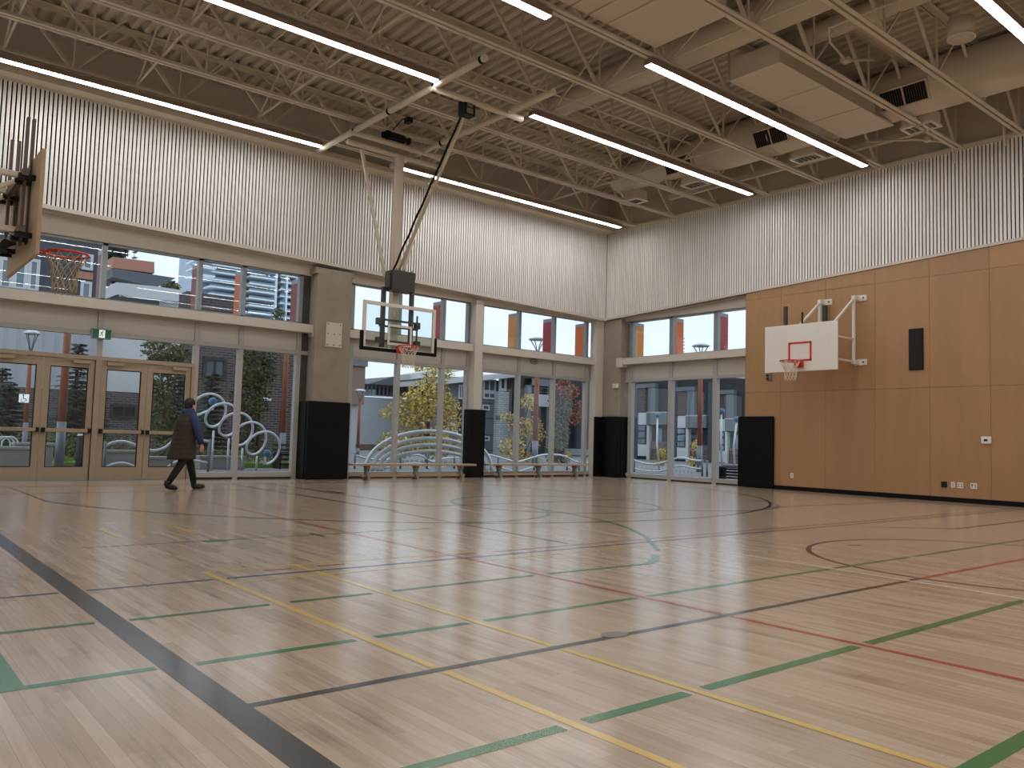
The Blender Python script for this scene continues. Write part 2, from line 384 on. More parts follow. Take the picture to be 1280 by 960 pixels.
for y in (-11.52, -12.05): line(-16.15, y, -15.3, y, .03, 'yellow')
line(-15.3, -12.05, -11.6, -12.08, .03, 'yellow'); line(-15.3, -11.5, -13.6, -11.6, .03, 'yellow')
line(-11.4, -12.1, -11.6, -16.5, .035, 'white'); line(-11.4, -12.1, -10.9, -5.4, .03, 'white')
line(-18.2, -11.86, -17.19, -11.86, .04, 'blue'); line(-17.03, -11.86, -16.2, -11.86, .04, 'blue'); line(-16.1, -11.86, -1.2, -11.86, .045, 'blue')
for a, b in ((-15.75, -15.52), (-15.3, -15.05), (-14.3, -13.7), (-13.5, -.9)): line(a, -11.67, b, -11.67, .035, 'red')
line(-18.3, -12.85, -17.2, -12.85, .045, 'green'); line(-17.03, -12.88, -16.22, -12.88, .045, 'green'); line(-16.08, -12.88, -15.5, -12.88, .045, 'green'); line(-15.33, -12.88, -14.05, -12.88, .045, 'green')
pline([(-13.9, -12.88), (-13.2, -12.91), (-12.72, -12.92)], .045, 'green')
pline([(-12.78, -12.93), (-12.64, -12.87), (-12.47, -12.77), (-12.26, -12.6)], .075, 'green')
pline([(-11.95, -12.36), (-11.79, -12.19), (-11.17, -11.52), (-10.65, -10.8), (-10.27, -10.0), (-9.95, -8.95), (-9.8, -7.9)], .05, 'green')
line(-16.63, -9.76, -12.9, -9.76, .03, 'green'); line(-15.55, -9.78, -15.33, -9.78, .14, 'green'); line(-14.37, -9.6, -14.37, -9.95, .05, 'green')
line(-15.98, -1.35, -15.98, -4.6, .05, 'black'); arc(-8.87, -2.95, 7.3, 193.5, 346.5, .05, 'black', 60); line(-1.77, -1.35, -1.77, -4.6, .05, 'black')
line(-12.1, -1.35, -12.1, -7.7, .045, 'black'); line(-12.2, -7.7, -12.42, -11.55, .035, 'black'); line(-11.31, -1.35, -11.31, -7.2, .05, 'black'); line(-6.43, -1.35, -6.43, -7.2, .05, 'black')
line(-11.31, -7.2, -6.43, -7.2, .05, 'black'); line(-11.16, -3.7, -11.16, -4.3, .09, 'black')
arc(-8.87, -7.5, 1.75, 0, 360, .05, 'green', 60); arc(-6.4, -7.6, 2.2, 190, 340, .045, 'blue', 40); arc(-11.6, -7.6, 1.85, 250, 360, .045, 'green', 24)
line(-16.9, -1.35, -.9, -1.35, .05, 'black'); line(-16.6, -1.0, -1.2, -1.0, .035, 'black'); line(-.75, -1.35, -.75, -28, .05, 'black')
line(-16.7, -3.0, -.9, -3.0, .03, 'black'); line(-.9, -9.8, -5.6, -9.5, .035, 'black'); line(-3.6, -12.87, -6.3, -12.9, .04, 'black'); line(-6.3, -12.9, -7.4, -12.1, .025, 'black')
line(-9.64, -13.12, -9.5, -13.2, .04, 'black')
# brass floor socket cover on the centre line
fb.prism_z([(-14.965+.09*math.cos(2*PI*i/20), -14.61+.06*math.sin(2*PI*i/20)) for i in range(20)], .0005, .003, 'bench_leg')
struct(fb.build('floor', fix=False))

def slats_L():
    b = MB(); n = int(18.9/.0775)
    for i in range(n):
        x0 = -.002-i*.0775; x1 = x0-.051; zb0, zb1 = zl(x0), zl(x1)
        b.hexa([(x1, 0, zb1), (x0, 0, zb0), (x0, .022, zb0), (x1, .022, zb1)], [(x1, 0, 7.575), (x0, 0, 7.575), (x0, .022, 7.575), (x1, .022, 7.575)], 'slat')
    return b
def slats_R():
    b = MB(); n = int(16/.0775)
    for i in range(n):
        y0 = -.024-i*.0775; y1 = y0-.051; zb0, zb1 = zr(y0), zr(y1)
        b.hexa([(0, y0, zb0), (0, y1, zb1), (.022, y1, zb1), (.022, y0, zb0)], [(0, y0, 7.575), (0, y1, 7.575), (.022, y1, 7.575), (.022, y0, 7.575)], 'slat')
    return b
# window wall, upper part
b = MB()
b.hexa([(XW, .046, zl(XW)-.03), (.25, .046, 4.89), (.25, .40, 4.89), (XW, .40, zl(XW)-.03)], [(XW, .046, 7.6), (.25, .046, 7.6), (.25, .40, 7.6), (XW, .40, 7.6)], 'gap')
b.box(XW, .5, .06, .55, 7.58, 9.2, 'beige')
wl = struct(b.build('wall_left')); slats_L().build('slat_panel', wl)
b = MB()
b.hexa([(.046, .05, 4.90), (.046, -16, zr(-16)-.02), (.38, -16, zr(-16)-.02), (.38, .05, 4.90)], [(.046, .05, 7.6), (.046, -16, 7.6), (.38, -16, 7.6), (.38, .05, 7.6)], 'gap')
b.box(.10, .55, YB, .5, 7.58, 9.2, 'deck'); b.box(.02, .4, YB, -16, 5.6, 7.6, 'slat')
wr = struct(b.build('wall_right')); slats_R().build('slat_panel', wr)
# plywood sheets
b = MB(); b.box(.022, .42, YB, -5.137, 0, 5.2, 'groove')
b.hexa([(.022, -5.137, 5.0), (.022, -16, 5.0), (.4, -16, 5.0), (.4, -5.137, 5.0)], [(.022, -5.137, zr(-5.137)-.06), (.022, -16, zr(-16)-.06), (.4, -16, zr(-16)-.06), (.4, -5.137, zr(-5.137)-.06)], 'groove')
ys = [-5.137]+[-6.174-1.22*k for k in range(20)]; ys = [y for y in ys if y > YB]+[YB]
for y0, y1 in zip(ys, ys[1:]):
    g = .003
    for z0, z1 in ((.1, 2.453), (2.453, 4.904)): b.box(0, .0215, y1+g, y0-g, z0+g, z1-g, 'ply')
    t0, t1 = zr(y0)-.065, zr(y1)-.065
    b.hexa([(0, y0-g, 4.907), (0, y1+g, 4.907), (.0215, y1+g, 4.907), (.0215, y0-g, 4.907)], [(0, y0-g, t0), (0, y1+g, t1), (.0215, y1+g, t1), (.0215, y0-g, t0)], 'ply')
b.box(0, .42, -5.137, -5.125, .1, 5.09, 'ply')
b.build('plywood_panelling', wr)
b = MB(); b.box(-.012, .022, YB, -5.15, 0, .1, 'rubber'); struct(b.build('baseboard_right'))
# trims under the slats, soffits, ledges on top
b = MB()
for dz0, dz1, yo in ((-.035, 0, -.015), (-.085, -.035, -.035)):
    b.hexa([(XW, yo, zl(XW)+dz0), (yo, yo, 4.918+dz0), (.2, .12, 4.918+dz0), (XW, .12, zl(XW)+dz0)], [(XW, yo, zl(XW)+dz1), (yo, yo, 4.918+dz1), (.2, .12, 4.918+dz1), (XW, .12, zl(XW)+dz1)], 'beige')
struct(b.build('trim_1'))
b = MB()
for dz0, dz1, xo in ((-.03, 0, -.015), (-.065, -.03, -.03)):
    b.hexa([(xo, xo, 4.918+dz0), (xo, -16, zr(-16)+dz0), (.12, -16, zr(-16)+dz0), (.12, .2, 4.918+dz0)], [(xo, xo, 4.918+dz1), (xo, -16, zr(-16)+dz1), (.12, -16, zr(-16)+dz1), (.12, .2, 4.918+dz1)], 'beige')
struct(b.build('trim_2'))
b = MB()
b.hexa([(XW, .29, 4.865), (.3, .29, 4.80), (.3, .4, 4.80), (XW, .4, 4.865)], [(XW, .29, zl(XW)-.09), (.3, .29, 4.83), (.3, .4, 4.83), (XW, .4, zl(XW)-.09)], 'beige')
b.hexa([(XW, .1, zl(XW)-.1), (.2, .1, 4.82), (.2, .29, 4.82), (XW, .29, zl(XW)-.1)], [(XW, .1, zl(XW)-.089), (.2, .1, 4.829), (.2, .29, 4.829), (XW, .29, zl(XW)-.089)], 'beige'); b.box(XW, .3, .34, .52, 4.86, 4.95, 'alu'); struct(b.build('trim_3'))
b = MB()
b.hexa([(.26, .3, 4.79), (.26, -5.12, 4.79), (.4, -5.12, 4.79), (.4, .3, 4.79)], [(.26, .3, 4.835), (.26, -5.12, zr(-5.12)-.06), (.4, -5.12, zr(-5.12)-.06), (.4, .3, 4.835)], 'beige')
b.hexa([(.1, .2, 4.83), (.1, -5.12, zr(-5.12)-.09), (.26, -5.12, zr(-5.12)-.09), (.26, .2, 4.83)], [(.1, .2, 4.84), (.1, -5.12, zr(-5.12)-.08), (.26, -5.12, zr(-5.12)-.08), (.26, .2, 4.84)], 'beige'); b.box(.31, .5, -5.13, .3, 4.79, 4.87, 'alu'); struct(b.build('trim_4'))
b = MB(); b.box(XW, .05, -.42, .06, 7.575, 7.6, 'steel'); b.box(XW, .05, -.42, -.40, 7.6, 7.70, 'steel'); b.box(XW, .05, -.16, -.12, 7.5755, 7.565, 'steel'); struct(b.build('trim_5'))
b = MB(); b.box(-.06, .1, YB, .02, 7.575, 7.66, 'steel'); struct(b.build('trim_6'))
# unseen walls that close the room
b = MB(); b.box(XW-.2, XW, YB, .5, 0, 9.2, 'slat'); struct(b.build('wall_west'))
b = MB(); b.box(XW, .5, YB-.2, YB, 0, 9.2, 'slat'); struct(b.build('wall_back'))
# ribbed roof deck
b = MB(); pts = []; x = XW-.1
while x < .6: pts += [(x, DECK), (x+.10, DECK), (x+.125, DECK+.075), (x+.215, DECK+.075)]; x += .24
for (x0, z0), (x1, z1) in zip(pts, pts[1:]): b.poly([(x0, YB, z0), (x1, YB, z1), (x1, .55, z1), (x0, .55, z0)], 'deck')
b.box(XW-.2, .7, YB-.2, .6, DECK+.12, DECK+.3, 'deck'); struct(b.build('ceiling', fix=False))

# ---- glazing of the window wall (plane y ~ .4)
GY0, GY1 = .33, .47
def glazing(name, xs, uppers, lowers, x_lo, x_hi, jamb=True, fm='frame', um='alu', panel=True, sill=True):
    f = MB()
    for x in xs:
        f.box(x-.055, x+.055, GY0, GY1, .0, 3.5, fm); f.box(x-.05, x+.05, GY0+.02, GY1, 3.5, 4.87, um)
    f.box(x_lo, x_hi, GY0-.01, GY1, 2.93, 3.02, fm)
    f.box(x_lo, x_hi, GY0+.02, GY1, 4.80, 4.90, um); f.box(x_lo, x_hi, GY0+.02, GY1, 3.46, 3.70, um)
    root = struct(f.build(name))
    for a, c in zip(uppers, uppers[1:]): MB().box(a+.05, c-.05, .405, .417, 3.69, 4.81, 'glass').build('pane', root)
    for a, c in zip(lowers, lowers[1:]):
        MB().box(a+.055, c-.055, .405, .417, .15, 2.94, 'glass').build('pane', root)
        f2 = MB(); f2.box(a+.05, c-.05, GY0-.02, GY1, .05, .16, fm); f2.box(a+.05, c-.05, GY0+.04, GY1, 0, .05, 'greym'); f2.build('sill', root)
    al = sorted(set(xs+[x_lo, x_hi])); al = [al[0]]+[x for x in al[1:]]
    for a, c in zip(al, al[1:]):
        if c-a > .3: MB().box(a+.056, c-.056, .37, .42, 3.02, 3.47, 'panel').build('blind_panel', root)
    return root
ux = [-18.2, -16.24, -14.32, -12.38, -11.4, -10.01]
win1 = glazing('window_1', ux, ux, [-12.38, -11.4, -10.01], XW, -9.7)
f2 = MB()                                                     # transom over the doors
f2.box(-16.3, -12.42, GY0-.01, GY1, 2.43, 2.51, 'doorframe'); f2.build('transom_bar', win1)
for a, c in ((-16.24, -14.32), (-14.32, -12.38)): MB().box(a+.055, c-.055, .405, .417, 2.51, 2.94, 'glass').build('pane', win1)
MB().box(XW, -16.295, .36, .45, 0, 2.95, 'doorframe').build('blind_panel', win1)
f2 = MB(); f2.box(-9.96, -9.62, .34, .47, 0, 4.87, 'greym'); f2.box(-9.96, -9.7, .335, .345, 2.93, 3.02, 'frame'); f2.build('jamb', win1)
win2 = glazing('window_2', [-8.62, -7.25, -5.86, -5.02], [-8.62, -7.25, -5.86, -5.02], [-8.62, -7.25, -5.86, -5.02], -8.9, -4.86)
win3 = glazing('window_3', [-4.56, -3.18, -1.8, -.43, .1], [-4.56, -3.18, -1.8, -.43, .1], [-4.56, -3.18, -1.8, -.43, .1], -4.86, .3)
def glazing_R(name, ys):
    f = MB(); X0, X1 = .28, .42
    for y in ys: f.box(X0, X1, y-.07, y+.07, 0, 3.5, 'frame'); f.box(X0+.02, X1, y-.07, y+.07, 3.5, 4.8, 'alu')
    f.box(X0-.01, X1, -5.13, .3, 2.91, 2.99, 'frame'); f.box(X0+.02, X1, -5.13, .3, 4.74, 4.84, 'alu'); f.box(X0+.02, X1, -5.13, .3, 3.44, 3.68, 'alu')
    root = struct(f.build(name))
    yy = [.3]+ys
    for a, c in zip(yy, yy[1:]):
        MB().box(.355, .367, c+.07, a-.07, 3.67, 4.75, 'glass').build('pane', root); MB().box(.355, .367, c+.07, a-.07, .14, 2.92, 'glass').build('pane', root)
        f2 = MB(); f2.box(X0-.02, X1, c+.06, a-.06, .04, .15, 'frame'); f2.box(X0+.04, X1, c+.06, a-.06, 0, .05, 'greym'); f2.build('sill', root)
        MB().box(.32, .37, c+.071, a-.071, 2.99, 3.45, 'panel').build('blind_panel', root)
    return root
glazing_R('window_4', [-.83, -2.38, -3.95, -5.08])
# beams that carry the upper windows
b = MB(); b.box(XW, -9.62, .10, .30, 3.445, 3.64, 'beige'); b.box(-9.80, -9.6, .08, .33, 3.36, 3.46, 'beige'); struct(b.build('trim_7'))
b = MB(); b.box(-8.9, -.05, .14, .32, 3.45, 3.645, 'beige'); struct(b.build('trim_8'))
b = MB(); b.box(.08, .28, -5.125, -.45, 3.44, 3.635, 'beige'); b.box(.03, .3, -.72, -.46, 3.36, 3.64, 'beige'); struct(b.build('trim_9'))
# fixed white posts
b = MB(); b.box(-5.0, -4.74, .07, .33, 0, 4.86, 'beige'); struct(b.build('trim_10'))
b = MB(); b.box(-.30, .03, .08, .33, 0, 4.84, 'beige'); struct(b.build('trim_11'))
# concrete columns
b = MB(); b.prism_z([(-9.78, -.02), (-9.75, -.05), (-8.90, -.05), (-8.87, -.02), (-8.87, .5), (-9.78, .5)], 0, 4.99, 'concrete')
b.box(-9.84, -8.84, -.055, .5, 4.86, 5.0, 'concrete')
struct(b.build('concrete_column'), 'wide concrete column between the doors and the hanging hoop', 'column')
b = MB(); b.prism_z([(.05, .35), (.05, -.58), (.08, -.61), (.5, -.61), (.5, .35)], 0, 4.86, 'concrete')
struct(b.build('concrete_column'), 'concrete column in the far corner of the hall', 'column')

# ---- doors
def door(n, x0, x1, hinge_left):
    f = MB(); Y0, Y1 = .35, .41
    f.box(x0, x0+.11, Y0, Y1, .01, 2.42, 'doorframe'); f.box(x1-.11, x1, Y0, Y1, .01, 2.42, 'doorframe')
    f.box(x0+.11, x1-.11, Y0, Y1, 2.26, 2.42, 'doorframe'); f.box(x0+.11, x1-.11, Y0, Y1, .01, .27, 'doorframe')
    for a, c in ((x0+.11, x0+.125), (x1-.125, x1-.11)): f.box(a, c, Y0+.005, Y1, .27, 2.26, 'rubber')
    f.box(x0+.11, x1-.11, Y0+.005, Y1, 2.245, 2.26, 'rubber'); f.box(x0+.11, x1-.11, Y0+.005, Y1, .27, .285, 'rubber')
    r = struct(f.build('door_%d' % n, bevel=.003))
    MB().box(x0+.125, x1-.125, .377, .385, .285, 2.245, 'glass').build('pane', r)
    p = MB(); p.box(x0+.03, x1-.03, .27, .31, .96, 1.03, 'doorframe'); p.build('panic_bar', r, bevel=.006)
    e = MB()
    for a in (x0+.015, x1-.075): e.box(a, a+.06, .262, .35, .95, 1.04, 'blackm')
    e.build('bar_end', r, bevel=.004)
    c = MB(); s0 = x0+.1 if hinge_left else x1-.4
    c.box(s0, s0+.3, .27, .35, 2.34, 2.40, 'doorframe'); c.bar((s0+.15, .30, 2.41), (s0+.5 if hinge_left else s0-.2, .25, 2.42), .03, .012, 'doorframe'); c.build('door_closer', r)
door(1, -16.20, -15.30, True); door(2, -15.285, -14.385, False); door(3, -14.26, -13.375, True); door(4, -13.36, -12.475, False)
b = MB()
for a, c in ((-16.27, -16.21), (-14.375, -14.27), (-12.465, -12.40)): b.box(a, c, .31, .45, 0, 2.46, 'doorframe')
b.box(-16.3, -12.4, .2, .5, .0, .012, 'alu'); struct(b.build('trim_12'))

# ================================================================== LAMPS
def lamp(x0, x1, y, label):
    t = thing('strip_lamp', label, 'ceiling lamp', ((x0+x1)/2, y, 7.46), 'strip lamps under the joists')
    h = MB(); h.box(x0, x1, y-.075, y+.075, 7.47, 7.545, 'lamp_house'); h.box(x0-.012, x0, y-.082, y+.082, 7.455, 7.55, 'lamp_house'); h.box(x1, x1+.012, y-.082, y+.082, 7.455, 7.55, 'lamp_house')
    for s in (-1, 1): h.box(x0, x1, y+s*.078-.005, y+s*.078+.005, 7.455, 7.55, 'lamp_house')
    h.build('housing', t); MB().box(x0, x1, y-.07, y+.07, 7.45, 7.469, 'lamp').build('diffuser', t)
    for k in range(4):
        xx = x0+.4+k*(x1-x0-.8)/3; MB().tube([(xx, y, 7.54), (xx, y, 7.68)], .006, 'steel', 6).build('hanger', t)
lamp(-17.7, -10.43, -1.2, 'long white strip lamp along window wall, left of the hanging hoop')
lamp(-8.3, -.72, -1.2, 'long white strip lamp nearest the far corner, behind the hoop brace')
lamp(-17.7, -10.43, -5.77, 'long white strip lamp ending near the top of the hoop brace')
lamp(-8.15, -.78, -5.77, 'middle white strip lamp running toward the slatted end wall')
lamp(-17.7, -10.43, -8.77, 'strip lamp end beside the wide flat duct, mostly out of view')
lamp(-8.15, -.78, -8.77, 'bright strip lamp beside the pale flat duct panels')
lamp(-8.15, -.78, -13.3, 'strip lamp farthest from the window wall, by the ceiling cylinder')

# ================================================================== JOISTS
JY = [-1.2, -2.74, -4.26, -5.77, -7.27, -8.77, -10.5, -11.72, -13.3]
JL = ['roof joist above the lamp row along the window wall', 'second roof joist from the window wall, no lamp', 'third roof joist from the window wall, no lamp',
      'roof joist above the lamp that ends by the brace top', 'plain roof joist between two lamp rows in mid ceiling', 'roof joist above the lamp beside the pale duct panels',
      'roof joist just right of the pale flat duct panels', 'roof joist crossing in front of the large round duct', 'roof joist above the lamp in the top right corner']
ZB, ZT = 7.60, 8.70
def joist(y):
    t = thing('roof_joist', JL[JY.index(y)], 'roof joist', (-9.4, y, ZB), 'tan steel roof joists')
    c = MB()
    for s in (-1, 1): c.box(-18.9, -.02, y+s*.055-.035, y+s*.055+.035, ZB, ZB+.012, 'steel'); c.box(-18.9, -.02, y+s*.026-.006, y+s*.026+.006, ZB+.012, ZB+.08, 'steel')
    c.build('bottom_chord', t)
    c = MB()
    for s in (-1, 1): c.box(-18.9, .05, y+s*.06-.04, y+s*.06+.04, ZT-.012, ZT, 'steel'); c.box(-18.9, .05, y+s*.026-.006, y+s*.026+.006, ZT-.09, ZT-.012, 'steel')
    c.build('top_chord', t)
    wb = MB(); x = -.2
    n = -18
    xs = [-.2-1.9*k for k in range(11)]
    for x in xs:
        for s in (-1, 1):
            if -18.9 < x+s*.95 < 0: wb.bar((x+s*.04, y, ZB+.05), (x+s*.92, y, ZT-.05), .05 if s < 0 else .032, .05 if s < 0 else .032, 'steel')
        if -18.9 < x: wb.bar((x, y, ZB+.05), (x, y, ZT-.05), .03, .03, 'steel')
    wb.build('web', t)
for y in JY: joist(y)
# bridging rods that tie the joists together
def bridging(x, label, nj=9):
    b = MB()
    for y0, y1 in zip(JY[:nj], JY[1:nj]):
        b.bar((x, y0, ZB+.06), (x, y1, ZT-.08), .03, .03, 'steel'); b.bar((x+.03, y0, ZT-.08), (x+.03, y1, ZB+.06), .03, .03, 'steel')
    b.bar((x, -.1, ZB+.09), (x, JY[nj-1]-.1, ZB+.09), .035, .035, 'steel')
    tag(b.build('joist_bridging'), label, 'bridging', 'cross bracing between the joists')
bridging(-14.3, 'thin steel cross bracing between joists above the doors')
bridging(-11.9, 'thin steel cross bracing between joists left of the brace top', 6)
bridging(-16.5, 'thin steel cross bracing between joists at the far left', 6)
bridging(-3.5, 'thin steel cross bracing between joists nearest the end wall', 5)
bridging(-7.65, 'thin steel cross bracing between joists right of the brace top')

# ================================================================== DUCTS
def duct(name, label, x, z, r, ya, yb, seams, ends=True):
    t = thing(name, label, 'duct', (x, (ya+yb)/2, z))
    prof = []; n = 40
    b = MB(); b.lathe([(r[0]*.02, ya), (r[0], ya), (r[0], ya-.6*(ya-yb)*.2), (r[1], ya-(ya-yb)*.3), (r[1], yb), (.01, yb)], (x, 0, z), 'duct', 28, 'y'); b.build('duct_body', t)
    for y in seams:
        rr = r[1] if y < ya-(ya-yb)*.3 else r[0]
        MB().lathe([(rr, y-.03), (rr+.015, y-.03), (rr+.015, y+.03), (rr, y+.03)], (x, 0, z), 'duct', 28, 'y', False).build('seam_band', t)
    return t
d1 = duct('round_duct', 'slim round air duct crossing joists in the middle of the ceiling', -6.85, 8.22, (.24, .30), -5.0, -13.6, [-6.6, -8.4, -10.2])
d2 = duct('round_duct', 'large round air duct along the slatted end wall', -2.27, 8.2, (.34, .495), -2.6, -14.4, [-4.5, -7.5, -9.3])
d3 = duct('round_duct', 'small round air duct crossing the top right of the ceiling', -5.36, 8.42, (.17, .18), -9.6, -14.2, [-10.6])
def grille(y, label, w_=.85):
    # grille set in the flank of the large duct, facing the hall
    t = d2; c = Vector((-2.27, y, 8.2)); a = math.radians(208); r = .50
    nrm = Vector((math.cos(a), 0, math.sin(a))); tn = Vector((-math.sin(a), 0, math.cos(a)))
    def P(s, h, d): return c+nrm*(r-.003+d)+Vector((0, s, 0))+tn*h
    f = MB()
    for s0, s1, h0, h1 in ((-w_/2, w_/2, -.2, -.17), (-w_/2, w_/2, .17, .2), (-w_/2, -w_/2+.03, -.17, .17), (w_/2-.03, w_/2, -.17, .17), (-.015, .015, -.17, .17)):
        f.hexa([P(s0, h0, -.1), P(s1, h0, -.1), P(s1, h1, -.1), P(s0, h1, -.1)], [P(s0, h0, .03), P(s1, h0, .03), P(s1, h1, .03), P(s0, h1, .03)], 'duct')
    t = f.build('grille', t); t['label'] = label
    l = MB(); l.hexa([P(-w_/2+.03, -.17, -.08), P(w_/2-.03, -.17, -.08), P(w_/2-.03, .17, -.08), P(-w_/2+.03, .17, -.08)], [P(-w_/2+.03, -.17, .005), P(w_/2-.03, -.17, .005), P(w_/2-.03, .17, .005), P(-w_/2+.03, .17, .005)], 'gap')
    k = -w_/2+.05
    while k < w_/2-.04: l.bar(P(k, -.17, .012), P(k, .17, .012), .012, .02, 'brownm', up=nrm); k += .045
    l.build('louvre', t)
def diffuser(x, y, z, label):
    t = MB().box(x-.2, x+.2, y-.3, y+.3, z+.02, z+.27, 'duct').build('diffuser', d2); t['label'] = label
    MB().tube([(x-.08, y, z+.271), (-2.14, y, 8.02)], .09, 'duct', 12).build('neck', t)
    f = MB()
    for a in ((x-.22, x+.22, y-.33, y-.27), (x-.22, x+.22, y+.27, y+.33), (x-.22, x-.17, y-.27, y+.27), (x+.17, x+.22, y-.27, y+.27)): f.box(*a, z-.02, z+.02, 'whitem')
    f.build('diffuser_rim', t)
    for k in range(5): MB().box(x-.17, x+.17, y-.24+k*.11, y-.19+k*.11, z-.005, z+.012, 'brownm').build('vane', t)
grille(-10.55, 'black louvred grille on large duct, rightmost one', .95); grille(-7.6, 'black louvred grille on large duct, right of the middle lamp'); grille(-5.0, 'black louvred grille on large duct, nearest the window wall')
diffuser(-1.75, -10.45, 7.62, 'box diffuser under large duct at right, beyond the rightmost joists')
diffuser(-1.7, -7.9, 7.64, 'box diffuser under large duct, beside the lamp by the duct panels')
diffuser(-1.95, -4.95, 7.64, 'box diffuser under large duct, between the middle lamp and window wall')
diffuser(-2.0, -2.9, 7.62, 'box diffuser at the near end of the large duct by the window wall')
def flat_duct(label, xs, y0, y1, z, h, xe=None):
    t = thing('flat_duct', label, 'duct', ((xs[0]+xs[-1])/2, (y0+y1)/2, z))
    MB().box(xs[0]+.03, xe or xs[-1]-.03, y0+.03, y1-.03, z+.02, z+h, 'duct').build('duct_body', t)
    for a, c in zip(xs, xs[1:]): MB().box(a+.016, c-.016, y0, y1, z-.014, z+.018, 'duct').build('bottom_panel', t, bevel=.004)
flat_duct('wide flat duct with pale panels, cut by the top edge', [-14.0, -12.6, -11.2, -10.1, -9.72, -9.3, -8.1], -10.36, -8.9, 7.72, .35)
flat_duct('flat duct of three pale panels beside the bright lamp', [-6.3, -4.9, -3.5, -2.15], -10.1, -9.05, 7.66, .38, -2.9)
t = thing('ceiling_cylinder', 'round cylinder fitting hanging from the deck at top right', 'ceiling fitting', (-4.82, -12.45, 7.7))
MB().lathe([(.01, .3), (.2, .3), (.2, 0), (.185, 0), (.185, .03), (.01, .03)], (-4.82, -12.45, 7.7), 'duct', 28, 'z').build('cylinder_body', t)
MB().lathe([(.185, .0), (.21, 0), (.21, .025), (.185, .025)], (-4.82, -12.45, 7.69), 'whitem', 28, 'z', False).build('rim_ring', t)
MB().tube([(-4.82, -12.45, 8.0), (-4.82, -12.45, 8.74)], .012, 'steel', 8).build('stem', t)
# conduits and their boxes
def conduit(pts, r, label, box=None):
    t = thing('conduit', label, 'conduit', pts[0]); MB().tube(pts, r, 'steel', 8).build('conduit_pipe', t)
    if box: x, y, z = box; MB().box(x-.07, x+.07, y-.07, y+.07, z-.04, z+.04, 'duct').build('junction_box', t, bevel=.005)
conduit([(-1.2, -9.0, 7.85), (-.7, -9.9, 7.8), (-.25, -10.2, 7.78), (-.08, -10.35, 7.72), (-.045, -10.4, 7.5), (-.04, -10.4, 7.3)], .025, 'bent conduit dropping over the slats below the flat duct', (-.5, -10.05, 7.8))
conduit([(-.3, -11.35, 8.3), (-.1, -11.4, 7.8), (-.05, -11.4, 7.42)], .03, 'straight conduit dropping over the slats at far right')
conduit([(-6.4, -8.5, 7.78), (-4.6, -8.45, 7.78), (-4.3, -8.3, 7.78), (-3.0, -8.3, 7.8), (-2.95, -8.3, 8.1), (-2.95, -8.3, 8.71)], .022, 'conduit run between joists beside the flat duct')
conduit([(-6.3, -13.6, 7.9), (-6.3, -11.0, 7.9), (-5.9, -10.8, 7.86), (-5.2, -10.7, 7.82), (-4.6, -10.9, 7.95)], .02, 'looped conduit with box under the slim duct at top right', (-5.2, -10.7, 7.82))
conduit([(-13.0, -4.2, 7.75), (-13.0, -8.6, 7.75)], .02, 'straight conduit above the upper strip lamp at top left')
conduit([(-9.3, -6.2, 7.78), (-4.0, -6.4, 7.78)], .018, 'thin conduit beside the middle strip lamp')
b = MB(); b.bar((-.6, -10.2, 8.0), (-.6, -3.0, 8.0), .12, .12, 'steel'); b.bar((-.6, -3.0, 8.0), (-.6, -3.0, 8.7), .05, .05, 'steel'); b.bar((-.6, -10.2, 8.0), (-.6, -10.2, 8.7), .05, .05, 'steel')
tag(b.build('cable_tray'), 'beige cable tray running along the end wall above the slats', 'cable tray')

# ================================================================== HOOPS
def net(c, R, m, name_parent, seed=0):
    b = MB(); n = 12; H = .45; rings = 6
    def P(a, k):
        t_ = k/rings; r = R*(1-.36*min(1, t_/.34)-.1*t_) ; rr = r+.012*math.sin(seed+a*3+k)
        return Vector(c)+Vector((rr*math.cos(a), rr*math.sin(a), -H*t_-.01))
    for i in range(n):
        for s in (-1, 1):
            pts = [P(2*PI*(i+s*.5*k)/n, k) for k in range(rings+1)]; b.tube(pts, .005, m, 5)
    return b.build('net', name_parent)
def rim(c, face, p, wall):      # face: unit vector the board faces; ring centre c
    c = Vector(c); f = Vector(face); s = Vector((-f.y, f.x, 0))
    b = MB(); b.torus(c, .2286, .0135, 'rim', 32, 8)
    back = c-f*wall
    for k in (-1, 1): b.tube([back+s*.07*k-Vector((0, 0, .01)), c-f*.20+s*.09*k-Vector((0, 0, .012)), c-f*.05+s*.225*k-Vector((0, 0, .008))], .011, 'rim', 6)
    b.hexa([back-s*.10-Vector((0, 0, .13)), back+s*.10-Vector((0, 0, .13)), back+s*.10+f*.05-Vector((0, 0, .13)), back-s*.10+f*.05-Vector((0, 0, .13))],
           [back-s*.10+Vector((0, 0, .02)), back+s*.10+Vector((0, 0, .02)), back+s*.10+f*.11+Vector((0, 0, .02)), back-s*.10+f*.11+Vector((0, 0, .02))], 'rim')
    o = b.build('rim', p)
    return o
class PipeSet:
    def __init__(s, par): s.par = par
    def tube(s, pts, r, m, n): MB().tube(pts, r, m, n).build('support_pipe', s.par)
